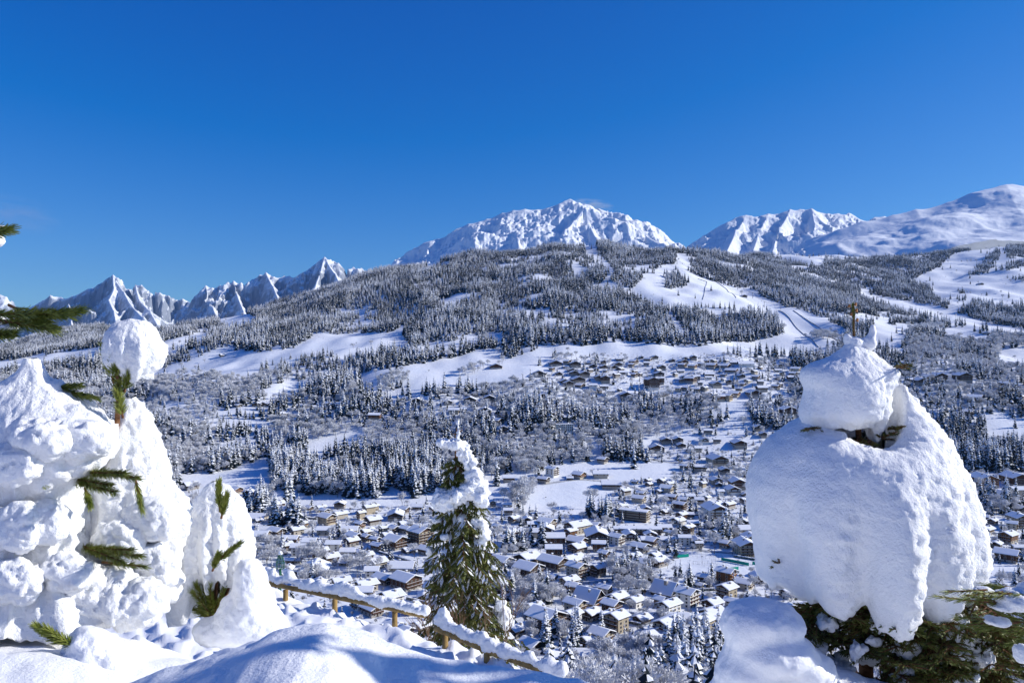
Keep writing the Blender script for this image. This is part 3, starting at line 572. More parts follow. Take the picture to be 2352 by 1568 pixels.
_cache = {}
def chalet_parts(look, n, W, L, far):
    key = (look, n, W, L, far)
    if key in _cache: return _cache[key]
    low, up = WALLS[look]; mw = [M[low], M[up]]
    hs = 2.55; He = hs * n * 0.93 + 0.1
    p = {'A': 0.92, 'K': 0.86, 's': 0.16, 'W': 0.0, 'h': 0.36}.get(look, 0.40)
    if look in 'AK': He = 2.2
    hw, hl = W / 2, L / 2; parts = []
    zr = He + hw * p
    plaster_to = He if look in 'cwyW' else (hs * 1.0 if n >= 2 else 0.0)
    if look in 'h': plaster_to = hs * 1.6
    if look in 'AK': plaster_to = 1.2
    if look == 's': plaster_to = He
    b = MB(); b.box(-hw, hw, -hl, hl, -4, max(plaster_to, 0.3), 0); parts.append(('wall', b.mesh('wall', mw), None))
    t = MB()
    if plaster_to < He:
        t.prism([(-hw - .05, max(plaster_to, .3)), (hw + .05, max(plaster_to, .3)), (hw + .05, He), (0, zr), (-hw - .05, He)], -hl - .05, hl + .05, 1)
    elif p > 0:
        t.prism([(-hw, He), (hw, He), (0, zr)], -hl - .05, hl + .05, 1)
    if t.v: parts.append(('timber_gable', t.mesh('timber_gable', mw), None))
    ov, of = (1.25, 1.5) if look not in 'sW' else (0.9, 0.9)
    if look in 'AK': ov = 0.6
    rt = 0.24
    xo = hw + ov; ze = He - ov * p
    r = MB(); st = 0.5 if n < 5 else 0.4
    if look == 'W':
        r.box(-hw - .3, hw + .3, -hl - .3, hl + .3, He + .01, He + .3); parts.append(('roof', r.mesh('roof', [M['white']]), None))
        s = MB(); s.box(-hw - .1, hw + .1, -hl - .1, hl + .1, He + .31, He + .75); parts.append(('roof_snow', s.mesh('roof_snow', [M['snow_roof']]), 'roof'))
    else:
        r.prism([(-xo, ze + .02), (0, zr + .02), (xo, ze + .02), (xo, ze + rt), (0, zr + rt), (-xo, ze + rt)], -hl - of, hl + of)
        parts.append(('roof', r.mesh('roof', [M['roof']]), None))
        s = MB(); xi = xo - .06; y0, y1 = -hl - of + .08, hl + of - .08
        def sec(k, inset):
            return [(-xi + inset, ze + rt + .02 + .06 * p), (0, zr + rt + .03), (xi - inset, ze + rt + .02 + .06 * p), (xi - .16 - inset, ze + rt + st * k + .16 * p), (0.5, zr + rt + st * k - .25 * p), (0, zr + rt + st * k - .08), (-.5, zr + rt + st * k - .25 * p), (-xi + .16 + inset, ze + rt + st * k + .16 * p)]
        s.prism(sec(1.0, 0), y0 + .25, y1 - .25); s.prism(sec(0.72, 0.02), y0, y0 + .249); s.prism(sec(0.72, 0.02), y1 - .249, y1)
        parts.append(('roof_snow', s.mesh('roof_snow', [M['snow_roof']]), 'roof'))
        for cx, cy in ([(hw * .35, hl * .3)] if n < 4 else [(hw * .3, hl * .5), (-hw * .3, -hl * .2)]):
            c = MB(); zc = zr - abs(cx) * p
            k = 0.55 if look not in 'K' else 1.1
            c.box(cx - k, cx + k, cy - k, cy + k, zc + .1, zc + 1.9 + (k - .55) * 2, 0); c.box(cx - k - .15, cx + k + .15, cy - k - .15, cy + k + .15, zc + 2.0 + (k - .55) * 2, zc + 2.35 + (k - .55) * 2, 1)
            parts.append(('chimney', c.mesh('chimney', [M['stone'], M['snow_roof']]), 'roof'))
    # balconies
    wood = M['orange_wood'] if look in 'oA' else (M['brown_wood'] if look in 'bwcyhsW' else M['dark_wood'])
    if look in 'AK':
        rows = int((zr - 2.4) / 2.6)
        for k in range(rows):
            zb = 1.0 + k * 2.6; half = (zr - zb - 1.3) / p if zb > He - 1.3 else hw
            half = min(hw, half) - .4
            if half < 1.2: continue
            q = MB(); q.box(-half, half, -hl - 1.35, -hl - .06, zb, zb + .15); q.box(-half, half, -hl - 1.45, -hl - 1.36, zb - .05, zb + .95)
            q.box(-half, half, -hl - 1.5, -hl - 1.30, zb + .96, zb + 1.12, 1)
            parts.append(('balcony', q.mesh('balcony', [wood, M['snow_roof']]), None))
            w = MB(); w.box(-half + .2, half - .2, -hl - .10, -hl - .052, zb + .3, zb + 2.2); parts.append(('window', w.mesh('window', [M['glass']]), None))
    elif look != 'W':
        for k in range(1, n if n > 1 else 1):
            zb = hs * k * .93
            q = MB(); q.box(-hw + .3, hw - .3, -hl - 1.15, -hl - .06, zb - .1, zb + .08); q.box(-hw + .3, hw - .3, -hl - 1.25, -hl - 1.16, zb, zb + .95)
            q.box(-hw + .3, hw - .3, -hl - 1.28, -hl - 1.13, zb + .96, zb + 1.08, 1)
            parts.append(('balcony', q.mesh('balcony', [wood, M['snow_roof']]), None))
        if look in 's' or n >= 5:
            for k in range(0, n):
                zb = hs * k * .93
                q = MB()
                for sx in (-1, 1):
                    xa, xb = (hw + .06, hw + 1.1); xa, xb = (xa, xb) if sx > 0 else (-xb, -xa)
                    q.box(xa, xb, -hl + .4, hl - .4, zb - .05, zb + .1)
                    xc, xd = (hw + 1.11, hw + 1.2); xc, xd = (xc, xd) if sx > 0 else (-xd, -xc)
                    q.box(xc, xd, -hl + .4, hl - .4, zb, zb + .9)
                parts.append(('balcony', q.mesh('balcony', [wood]), None))
    # windows, each a part of its own
    if look not in 'AK':
        nf = 2 if far else max(2, int(W / 3.4)); ns = 2 if far else max(2, int(L / 4.0))
        if look == 'W': ns, nf = 9, 4
        ww, wh = 1.25, 1.3
        def win(cx, cy, zc, axis):
            w = MB()
            if axis == 'y':
                w.box(cx - ww / 2 - .18, cx + ww / 2 + .18, cy - .045, cy + .02, zc - .12, zc + wh + .12, 1); w.box(cx - ww / 2, cx + ww / 2, cy - .075, cy - .046, zc, zc + wh, 0)
            else:
                sg = 1 if cx > 0 else -1
                a = sorted((cx - sg * .02, cx + sg * .045)); bb = sorted((cx + sg * .046, cx + sg * .075))
                w.box(a[0], a[1], cy - ww / 2 - .18, cy + ww / 2 + .18, zc - .12, zc + wh + .12, 1); w.box(bb[0], bb[1], cy - ww / 2, cy + ww / 2, zc, zc + wh, 0)
            return w.mesh('window', [M['glass'], M['frame']])
        for k in range(n):
            zc = hs * k * .93 + .95
            if far and k == 0 and n > 1: continue
            for i in range(nf):
                parts.append(('window', win(-hw + W * (i + .5) / nf, -hl - .055, zc, 'y'), None))
            for i in range(ns):
                y = -hl + L * (i + .5) / ns
                parts.append(('window', win(-hw - .055, y, zc, 'x'), None))
                if not far: parts.append(('window', win(hw + .055, y, zc, 'x'), None))
        d = MB(); d.box(-.55, .55, -hl - .10, -hl - .052, 0.05, 2.15); 
        if n > 1 and not far: parts.append(('door', d.mesh('door', [M['dark_wood']]), None))
    _cache[key] = parts
    return parts

TURN = {'F': 4, 'R': 50, 'L': -50, 'E': 88, 'Q': 66, 'B': 92}
houses = []
rr = random.Random(3)
for zv, s in H.items():
    for item in s.split():
        a = item.split(','); x, y, w = map(float, a[:3]); turn, look, n = a[3], a[4], int(a[5])
        (xu, yu), = ZV[zv]([(x, y)]); (xw, _), = ZV[zv]([(x + w, y)])
        X, Y, Z = hit(xu, yu)
        wm = (xw - xu) * Y / F_PX
        asp = {'s': 2.6, 'W': 2.8, 'A': 1.0, 'K': 0.9}.get(look, rr.choice((1.0, 1.15, 1.3)))
        if look in 's' and turn == 'E': asp = 3.2
        th = TURN[turn] + rr.uniform(-6, 6)
        c, sn = abs(math.cos(R(th))), abs(math.sin(R(th)))
        W = (1.10 * wm - 2.0 * (c + sn * .9)) / (c + asp * sn)
        W = max(4.5, min(26 if look in 'AK' else 20, W))
        houses.append(dict(xu=xu, yu=yu, X=X, Y=Y, Z=Z, W=W, L=W * asp, th=th, look=look, n=n))
rf = random.Random(12); fx = np.array([h['X'] for h in houses]); fy = np.array([h['Y'] for h in houses]); fr_ = np.array([h['W'] for h in houses])
added = 0
for _ in range(9000):
    if added >= 190: break
    px, py = (rf.uniform(560, 2352), rf.uniform(1150, 1520)) if rf.random() < .75 else (rf.uniform(1230, 1900), rf.uniform(830, 935))
    if mask_at(np.array([px]), np.array([py]))[0] != VI or (1530 < px < 1745 and 1270 < py < 1330): continue
    X, Y, Z = hit(px, py); W = rf.uniform(6, 10); d_ = np.hypot(fx - X, (fy - Y) * .8)
    if (d_ < (fr_ + W) * .72).any() or d_.min() > 34: continue
    look = rf.choice('dddbbbcwo'); asp = rf.choice((1.0, 1.15, 1.3))
    houses.append(dict(xu=px, yu=py, X=X, Y=Y, Z=Z, W=W, L=W * asp, th=TURN[rf.choice('RLLRFE')] + rf.uniform(-8, 8), look=look, n=rf.choice((1, 2, 2, 2))))
    fx = np.append(fx, X); fy = np.append(fy, Y); fr_ = np.append(fr_, W); added += 1
def zone(h):
    x, y = h['xu'], h['yu']
    if y < 790: return 'slope', 'high on wooded mountainside'
    if x > 2080 and y < 1060: return 'eastwood', 'woods beyond big snowy tree'
    if x > 2080: return 'east', 'right of big snowy tree'
    if y < 945 and x > 1190: return 'hamlet', 'hamlet under the ski run'
    if x < 1010 and y < 1050: return 'westwood', 'woods left of lone spruce'
    if y < 1145: return 'meadow', 'around meadow above the village'
    if x < 1010: return 'west', 'village left of lone spruce'
    if y < 1290: return 'mid', 'upper village right of spruce'
    return 'low', 'lower village by fence end'
zones = {}
for h in houses:
    k, t = zone(h); h['zt'] = t; zones.setdefault(k, []).append(h)
ORD = ['first', 'second', 'third', 'fourth', 'fifth', 'sixth', 'seventh', 'eighth', 'ninth', 'tenth', 'eleventh', 'twelfth']
for k, hl_ in zones.items():
    hl_.sort(key=lambda h: -h['yu'])
    for r0 in range(0, len(hl_), 12):
        row = sorted(hl_[r0:r0 + 12], key=lambda h: h['xu'])
        for i, h in enumerate(row):
            h['short'] = '%s %s' % (LOOK[h['look']], 'block' if h['look'] in 'sW' else 'chalet')
            h['label'] = '%s %s, %s, %s row from below, %s from left' % (LOOK[h['look']], 'block' if h['look'] in 'sW' else 'chalet', h['zt'], ORD[(r0 // 12) % 12], ORD[i])
houses.sort(key=lambda h: -h['W'] / h['Y'])
mv, mf, mm, mats_ = [], [], [], []
for rank, h in enumerate(houses):
    far = h['Y'] > 760
    Wr = round(h['W']) if not far else max(5, 2 * round(h['W'] / 2)); Lr = round(h['L']) if not far else max(6, 2 * round(h['L'] / 2))
    h['r'] = max(Wr, Lr) * 0.62 + 1.5
    if rank >= 296:
        c_, s_ = math.cos(R(h['th'])), math.sin(R(h['th'])); Rm = np.array([[c_, -s_, 0], [s_, c_, 0], [0, 0, 1]])
        for nm, me, par in chalet_parts(h['look'], h['n'], Wr, Lr, far):
            n0 = len(mv); mv += [tuple(Rm @ np.array(v.co) + (h['X'], h['Y'], h['Z'] + .1)) for v in me.vertices]
            for p in me.polygons:
                mt = me.materials[p.material_index]
                if mt not in mats_: mats_.append(mt)
                mf.append(tuple(n0 + i for i in p.vertices)); mm.append(mats_.index(mt))
        continue
    e = empty('chalet' if h['look'] not in 'sWh' else 'apartment_house', (h['X'], h['Y'], h['Z'] + 0.1), R(h['th']))
    tag(e, h['label'], 'house', 'snow-roofed houses of the valley')
    roof = None
    for nm, me, par in chalet_parts(h['look'], h['n'], Wr, Lr, far):
        o = bpy.data.objects.new(nm, me); COL.objects.link(o)
        o.parent = roof if (par == 'roof' and roof) else e
        if nm == 'roof': roof = o
me = bpy.data.meshes.new('distant_chalets'); me.from_pydata(mv, [], mf)
for m_ in mats_: me.materials.append(m_)
me.polygons.foreach_set('material_index', np.array(mm, np.int32)); me.update()
dc = link('distant_chalets', me); dc['kind'] = 'stuff'; dc['label'] = 'tiny far chalets scattered over the slopes and hamlet'; dc['category'] = 'houses'
HX = np.array([h['X'] for h in houses]); HY = np.array([h['Y'] for h in houses]); HR = np.array([h['r'] for h in houses])

# ---------------------------------------------------------------- tree kinds (meshes shared by all copies)
def spruce_mesh(seed, tiers, fr, rad, lush, name='crown', snow=0.62, m0='snow_tree', m1='needle_far', cap=.62):
    """unit-height spruce crown: whorls of drooping fronds, dark needles under a strip of snow"""
    r = random.Random(seed); V, Fc, Mi = [], [], []
    def tri(a, b, c, m):
        n = len(V); V.extend((a, b, c)); Fc.append((n, n + 1, n + 2)); Mi.append(m)
    for t in range(tiers):
        k = (t + .5) / tiers
        z = 0.07 + 0.91 * k
        R0 = rad * ((1 - k) ** 0.85) * r.uniform(.85, 1.1) + 0.006
        n = max(4, int(fr * (1 - .5 * k)))
        a0 = r.uniform(0, 6.28)
        for i in range(n):
            a = a0 + 6.283 * i / n + r.uniform(-.25, .25); L = R0 * r.uniform(.75, 1.15)
            dz = L * r.uniform(.35, .75); zb = z + r.uniform(-.3, .3) / tiers
            ca, sa = math.cos(a), math.sin(a); w = L * r.uniform(.30, .45) * lush
            base = (0, 0, zb + .02); mid = (ca * L * .55, sa * L * .55, zb - dz * .3); tip = (ca * L, sa * L, zb - dz)
            l = (ca * L * .55 - sa * w, sa * L * .55 + ca * w, zb - dz * .3 - w * .75); rr_ = (ca * L * .55 + sa * w, sa * L * .55 - ca * w, zb - dz * .3 - w * .75)
            mw_ = 0 if k > cap + .25 * r.random() else 1
            tri(base, l, tip, mw_); tri(base, tip, rr_, mw_)
            if r.random() < snow * (.45 + .75 * k):
                u = .010; w2 = w * r.uniform(.6, .98)
                m_ = (ca * L * .5, sa * L * .5, zb - dz * .25 + u)
                l2 = (ca * L * .6 - sa * w2, sa * L * .6 + ca * w2, zb - dz * .38 - w2 * .55 + u); r2 = (ca * L * .6 + sa * w2, sa * L * .6 - ca * w2, zb - dz * .38 - w2 * .55 + u)
                e = (ca * L * 1.0, sa * L * 1.0, zb - dz * .95 + u); b2 = (ca * L * .15, sa * L * .15, zb + .01 + u)
                tri(b2, l2, e, 0); tri(b2, e, r2, 0)
    me = bpy.data.meshes.new(name); me.from_pydata(V, [], Fc)
    me.materials.append(M[m0]); me.materials.append(M[m1])
    me.polygons.foreach_set('material_index', np.array(Mi, np.int32)); me.update()
    return me
def trunk_mesh(rad=.012, top=.9):
    b = MB(); b.bar((0, 0, -.06), (0, 0, top), rad, .002, 5); return b.mesh('trunk', [M['bark']])

def broadleaf_mesh(seed, spread, m='frost_twig', depth=5, trunk_h=.22, thick=.011, tw=.008):
    """unit-height bare tree: forking limbs down to frosted twigs"""
    r = random.Random(seed); V, Fc = [], []; TV = MB()
    def rib(a, b, w):
        d = b - a; L = np.linalg.norm(d) + 1e-9
        u = np.cross(d / L, (r.uniform(-1, 1), r.uniform(-1, 1), r.uniform(-1, 1))); u = u / (np.linalg.norm(u) + 1e-9) * w
        n = len(V); V.extend((tuple(a - u), tuple(a + u), tuple(b + u * .6), tuple(b - u * .6))); Fc.append((n, n + 1, n + 2, n + 3))
    def grow(p, d, L, k, w):
        q = p + d * L
        if k >= depth - 2: TV.bar(p, q, w, w * .7, 4)
        else: rib(p, q, max(w, tw))
        if k == 0:
            for _ in range(3):
                e = d + np.array([r.uniform(-1, 1), r.uniform(-1, 1), r.uniform(-.5, .8)]) * .9; e /= np.linalg.norm(e)
                rib(q, q + e * L * .8, tw)
            return
        for _ in range(3 if k > 1 else 4):
            e = d * .75 + np.array([r.uniform(-1, 1), r.uniform(-1, 1), r.uniform(-.35, .9)]) * spread; e /= np.linalg.norm(e)
            grow(q if r.random() < .6 else p + d * L * r.uniform(.5, 1), e, L * r.uniform(.66, .86), k - 1, w * .62)
    p = np.array([0., 0., -.05]); TV.bar(p, (0, 0, trunk_h), thick * 1.3, thick, 5)
    for _ in range(3):
        e = np.array([r.uniform(-.55, .55), r.uniform(-.55, .55), 1.]); e /= np.linalg.norm(e)
        grow(np.array([0., 0., trunk_h * r.uniform(.8, 1)]), e, .235, depth - 1, thick * .8)
    A = np.array(V); zm = A[:, 2].max(); A /= zm
    me = bpy.data.meshes.new('crown'); me.from_pydata([tuple(v) for v in A], [], Fc); me.materials.append(M[m]); me.update()
    T = [tuple(np.array(v) / zm) for v in TV.v]; TV.v = T
    return me, TV.mesh('trunk', [M['bark']])

SPR = [spruce_mesh(i, 8 + i % 3, 7 + i % 2, .17 + .025 * (i % 3), 1.55, snow=1.0 if i < 3 else .55, cap=.50 if i < 3 else .80) for i in range(6)]
SPR_D = [spruce_mesh(40 + i, 13 + i % 3, 9, .18 + .025 * (i % 3), 1.3, snow=.88) for i in range(6)]
TRK = trunk_mesh()
BRD = [broadleaf_mesh(100 + i, .70 + .08 * (i % 3), depth=5) for i in range(6)]
BUSH = [broadleaf_mesh(200 + i, .9, 'frost_bush', 4, .05, .006) for i in range(3)]

# ---------------------------------------------------------------- scatter the woods over the land
def candidates(y0, y1, s):
    out = []
    n = int((y1 - y0) / s)
    for i in range(n):
        Y = y0 + i * s; half0 = (-130 - CX) / F_PX * Y; half1 = (2480 - CX) / F_PX * Y
        X = np.arange(half0, half1, s); out.append(np.stack([X, np.full_like(X, Y)], 1))
    A = np.concatenate(out); A += RNG.uniform(-.48, .48, A.shape) * s
    return A
C0 = candidates(150, 1050, 6.6); C1 = candidates(1050, 2950, 9.2); C2 = candidates(2950, 5000, 10.5)
C = np.concatenate([C0, C1, C2])
CZ = zT(C[:, 0], C[:, 1])
xu = CX + C[:, 0] / C[:, 1] * F_PX; yu = CY - CZ / C[:, 1] * F_PX
# drop what the ridges hide well
order = np.argsort(C[:, 1]); colid = np.clip(((xu + 140) / 8).astype(int), 0, 340)
hor = np.full(341, 1e9); keep = np.ones(len(C), bool)
for i in order:
    k = colid[i]
    if yu[i] > hor[k] + 26 and C[i, 1] > 900: keep[i] = False
    if yu[i] < hor[k]: hor[k] = yu[i]
C, CZ, xu, yu = C[keep], CZ[keep], xu[keep], yu[keep]
mk = mask_at(xu, yu); mk = np.where((C[:, 1] < 375), MI, mk)
mk = np.where((xu < 330) & (C[:, 1] > 3300), FO, mk)
clump = fbm2(C[:, 0] / 70, C[:, 1] / 70, 2, 71)
u = RNG.random(len(C)); kind = np.zeros(len(C), int)          # 1 spruce, 2 broadleaf, 3 bush
gap = fbm2(C[:, 0] / 28, C[:, 1] / 28, 2, 77)
kind = np.where((mk == FO) & (u < .86 + .28 * gap), 1, kind)
kind = np.where((mk == FO) & (u > .97), 2, kind)
v = RNG.random(len(C))
kind = np.where((mk == MI) & (u < .92 + .2 * gap), np.where(v < .45 + .5 * clump, 1, 2), kind)
kind = np.where((mk == DE) & (u < .90), np.where(v < .06, 1, 2), kind)
kind = np.where((mk == VI) & (u < .30 + .2 * clump), np.where(v < .42, 1, 2), kind)
kind = np.where((mk == VI) & (u > .46), 3, kind)
kind = np.where((mk == OP) & (u < .006), np.where(v < .4, 1, 2), kind)
kind = np.where((mk == OP) & (u > .996), 3, kind)
kind = np.where((C[:, 1] < 375) & (u > .45), 0, kind)
hpx = np.where(kind == 1, 21., 12.) / C[:, 1] * F_PX
m2 = mask_at(xu, yu - .5 * hpx)
kind = np.where((m2 == OP) & (mk != OP) & (kind < 3) & (RNG.random(len(C)) < .8), 0, kind)
# leave houses, courts and the look-out free
sel = np.where(kind > 0)[0]
for a in range(0, len(sel), 4000):
    ii = sel[a:a + 4000]; ii = ii[C[ii, 1] < 1800]
    if len(ii) == 0: continue
    d = np.hypot(C[ii, 0][:, None] - HX[None], C[ii, 1][:, None] - HY[None]); bad = (d < HR[None] + 1.0).any(1)
    # no tall tree straight in front of a house
    dx = np.abs(xu[ii][:, None] - (CX + HX / HY * F_PX)[None]); dy = HY[None] - C[ii, 1][:, None]
    front = ((dx < (HR * .5 / HY * F_PX)[None]) & (dy > 0) & (dy < 26)).any(1) & ((mk[ii] == VI))
    kind[ii[bad]] = 0
    kind[ii[front & (kind[ii] < 3)]] = 0
CW = ZV[3]([(840, 690), (2060, 690), (2080, 990), (1400, 990), (1050, 850)])
court = (xu > CW[0][0]) & (xu < CW[1][0]) & (yu > CW[0][1]) & (yu < CW[2][1]); kind[court & (xu > CW[0][0] + 10)] = 0
hgt = np.where(kind == 1, RNG.uniform(17, 28, len(C)), np.where(kind == 2, RNG.uniform(9, 17, len(C)), RNG.uniform(1.8, 4.6, len(C))))
hgt = np.where((mk == VI) & (kind == 1), RNG.uniform(7, 19, len(C)), hgt)
hgt = np.where((mk == VI) & (kind == 2), RNG.uniform(6, 12, len(C)), hgt)
big = fbm2(C[:, 0] / 120, C[:, 1] / 120, 2, 91)
hgt = hgt * (1 + .15 * clump) * np.where((mk == FO) | (mk == MI), 1 + .28 * big, 1)
kind = np.where((mk == FO) & (gap + .7 * big < -.62), 0, kind)
# single trees that stand out in the photo: view, x, y base, height px, kind
for zv, x, y, hp, k in ((3, 1085, 1175, 410, 1), (3, 1360, 1165, 330, 1), (3, 950, 1030, 300, 1), (3, 130, 880, 300, 1), (3, 45, 1060, 330, 1), (2, 1165, 1390, 320, 1), (2, 1050, 1300, 210, 1), (3, 1440, 680, 330, 2), (3, 1700, 700, 200, 2),
                        (2, 1640, 900, 300, 1), (2, 1840, 1100, 380, 1), (2, 1440, 1000, 260, 1), (4, 420, 840, 450, 1), (4, 730, 860, 290, 1), (4, 580, 850, 260, 1), (4, 1950, 1180, 560, 1), (4, 2080, 1240, 560, 1), (4, 1850, 1260, 480, 1), (4, 2200, 1250, 480, 1),
                        (1, 1110, 760, 220, 1), (1, 1325, 560, 190, 1), (1, 1540, 590, 150, 1), (1, 1480, 300, 130, 2), (1, 1900, 310, 110, 1), (1, 2035, 390, 120, 1), (1, 1635, 710, 70, 1), (1, 2165, 960, 130, 1), (1, 2300, 740, 120, 1), (1, 2140, 800, 180, 2),
                        (5, 530, 1030, 420, 2), (5, 1510, 1090, 320, 2), (5, 2215, 720, 150, 1), (5, 1505, 590, 90, 2), (5, 1590, 240, 180, 2), (6, 520, 1350, 330, 1), (6, 720, 1380, 230, 2), (6, 1065, 520, 190, 1), (6, 1230, 270, 190, 1), (6, 1460, 280, 170, 1),
                        (2, 1940, 240, 190, 1), (4, 1440, 1200, 370, 4), (4, 1380, 1210, 330, 1)):
    (px, py), = ZV[zv]([(x, y)]); (_, py2), = ZV[zv]([(x, y - hp)])
    X, Y, Z = hit(px, py) if py < 1560 else (0, 0, 0)
    if py >= 1560: Y = 340.; X = (px - CX) / F_PX * Y; Z = float(zT(np.array([X]), np.array([Y]))[0])
    C = np.vstack([C, [X, Y]]); CZ = np.append(CZ, Z); xu = np.append(xu, px); yu = np.append(yu, py); mk = np.append(mk, VI); kind = np.append(kind, k); hgt = np.append(hgt, (CY - py2) / F_PX * Y - Z)
cl2 = fbm2(C[:, 0] / 55, C[:, 1] / 90, 3, 95)
rot = RNG.uniform(0, 6.28, len(C)); var = RNG.integers(0, 3, len(C)) + 3 * (cl2 + RNG.uniform(-.35, .35, len(C)) > .12); fat = RNG.uniform(.85, 1.15, len(C))
sizes = hgt / C[:, 1]
inframe = (xu > 0) & (xu < 2352) & (yu - sizes * F_PX < 1560)
hidden = ((xu < 560) & (yu > 1180)) | ((xu > 1720) & (xu < 2240) & (yu > 1060)) | ((xu < 420) & (yu > 1000)) | ((yu > 1430) & (xu < 1180)) | ((xu > 1840) & (xu < 2050) & (yu > 850)) | (yu > 1660)
def zname(x, y):
    if y < 945: return 'the upper hamlet'
    if x < 1010: return 'the village left of the lone spruce'
    if x > 2080: return 'the village right of the big snowy tree'
    if y < 1150: return 'the meadow above the village'
    if y < 1330: return 'the tennis courts and upper village'
    return 'the lower village by the fence end'
single = np.zeros(len(C), bool); pend = {}
def ordinal(n):
    if n <= 12: return ORD[n - 1]
    teen = ['thirteenth', 'fourteenth', 'fifteenth', 'sixteenth', 'seventeenth', 'eighteenth', 'nineteenth']
    if n < 20: return teen[n - 13]
    tens = ['twent', 'thirt', 'fort', 'fift', 'sixt', 'sevent', 'eight', 'ninet']
    return tens[n // 10 - 2] + ('ieth' if n % 10 == 0 else 'y-' + ORD[n % 10 - 1])
for kd, lab, cat, nm in ((1, 'spruce', 'spruce tree', 'spruce_tree'), (2, 'bare tree', 'bare tree', 'frosted_tree')):
    ii = np.where((kind == kd) & inframe & ~hidden)[0]
    ii = ii[np.argsort(-sizes[ii])][:295]
    single[ii] = True
    for i in ii:
        tall = 'tall ' if hgt[i] > (16 if kd == 1 else 10.5) else 'small '
        e = empty(nm, (C[i, 0], C[i, 1], CZ[i]), rot[i]); s = hgt[i]; e.scale = (s * fat[i], s * fat[i], s)
        j = int(np.argmin(np.hypot((HX - C[i, 0]), (HY - C[i, 1])))); hh_ = houses[j]
        side = ('behind' if C[i, 1] - HY[j] > abs(C[i, 0] - HX[j]) else 'before' if HY[j] - C[i, 1] > abs(C[i, 0] - HX[j]) else 'left of' if C[i, 0] < HX[j] else 'right of')
        e['category'] = cat; e['group'] = tall + lab + 's in ' + zname(xu[i], yu[i])
        pend.setdefault('%s %s %s %s, %s' % (tall.strip(), lab, side, hh_['short'], hh_['zt']), []).append((xu[i], e))
        cr, tk = (SPR_D[var[i]], TRK) if kd == 1 else BRD[var[i]]
        for pn, me in (('crown', cr), ('trunk', tk)):
            o = bpy.data.objects.new(pn, me); COL.objects.link(o); o.parent = e
for lb_, lst in pend.items():
    lst.sort(key=lambda q: q[0])
    for n_, (_, e) in enumerate(lst): e['label'] = (ordinal(n_ + 1) + ' from left, ' + lb_) if len(lst) > 1 else lb_
for i in np.where(kind == 4)[0]:
    single[i] = True
    e = empty('larch_tree', (C[i, 0], C[i, 1], CZ[i]), 0); s = hgt[i]; e.scale = (s, s, s)
    tag(e, 'russet larch with snow on its side at the foot of the village', 'larch tree')
    o = bpy.data.objects.new('crown', spruce_mesh(77, 16, 9, .17, .8, snow=.5, m1='larch_twig')); COL.objects.link(o); o.parent = e
    o = bpy.data.objects.new('trunk', TRK); COL.objects.link(o); o.parent = e

def instancer(name, idx, protos, label, cat):
    """one wood of very many trees, placed as points with a tree standing on each"""
    me = bpy.data.meshes.new(name)
    pts = np.column_stack([C[idx], CZ[idx] - .3]).astype(np.float32)
    me.vertices.add(len(pts)); me.vertices.foreach_set('co', pts.ravel())
    for an, dat, ty in (('hgt', hgt[idx], 'FLOAT'), ('fat', hgt[idx] * fat[idx], 'FLOAT'), ('rotz', rot[idx], 'FLOAT'), ('var', var[idx] % len(protos), 'INT')):
        at = me.attributes.new(an, ty, 'POINT'); at.data.foreach_set('value', np.asarray(dat, np.float32 if ty == 'FLOAT' else np.int32))
    o = link(name, me); o['kind'] = 'stuff'; o['label'] = label; o['category'] = cat
    cc = bpy.data.collections.new(name + '_kinds')
    for k, m_ in enumerate(protos):
        p_ = bpy.data.objects.new('%s_kind_%02d' % (name, k), m_); cc.objects.link(p_)
    ng = bpy.data.node_groups.new(name, 'GeometryNodeTree')
    ng.interface.new_socket('Geometry', in_out='INPUT', socket_type='NodeSocketGeometry'); ng.interface.new_socket('Geometry', in_out='OUTPUT', socket_type='NodeSocketGeometry')
    N = ng.nodes.new; Lk = ng.links.new
    gi, go = N('NodeGroupInput'), N('NodeGroupOutput')
    ci = N('GeometryNodeCollectionInfo'); ci.inputs['Collection'].default_value = cc; ci.inputs['Separate Children'].default_value = True; ci.inputs['Reset Children'].default_value = True
    ip = N('GeometryNodeInstanceOnPoints'); ip.inputs['Pick Instance'].default_value = True
    def attr(n_, t_):
        a = N('GeometryNodeInputNamedAttribute'); a.data_type = t_; a.inputs['Name'].default_value = n_; return a.outputs[0]
    sx = N('ShaderNodeCombineXYZ'); Lk(attr('fat', 'FLOAT'), sx.inputs[0]); Lk(attr('fat', 'FLOAT'), sx.inputs[1]); Lk(attr('hgt', 'FLOAT'), sx.inputs[2])
    rz = N('ShaderNodeCombineXYZ'); Lk(attr('rotz', 'FLOAT'), rz.inputs[2])
    Lk(gi.outputs[0], ip.inputs['Points']); Lk(ci.outputs[0], ip.inputs['Instance']); Lk(attr('var', 'INT'), ip.inputs['Instance Index'])
    Lk(rz.outputs[0], ip.inputs['Rotation']); Lk(sx.outputs[0], ip.inputs['Scale']); Lk(ip.outputs[0], go.inputs[0])
    md = o.modifiers.new('wood', 'NODES'); md.node_group = ng
    return o
def joined(cr, tk):
    a = np.array([v.co[:] for v in cr.vertices]); b = np.array([v.co[:] for v in tk.vertices])
    f = [tuple(p.vertices) for p in cr.polygons] + [tuple(i + len(a) for i in p.vertices) for p in tk.polygons]
    me = bpy.data.meshes.new('tree'); me.from_pydata([tuple(v) for v in np.vstack([a, b])], [], f)
    for m_ in cr.materials: me.materials.append(m_)
    me.materials.append(tk.materials[0]); k = len(me.materials) - 1
    me.polygons.foreach_set('material_index', np.array([p.material_index for p in cr.polygons] + [k] * len(tk.polygons), np.int32)); me.update()
    return me
rest = ~single
print('trees', [(k, int((kind == k).sum())) for k in (1, 2, 3)])
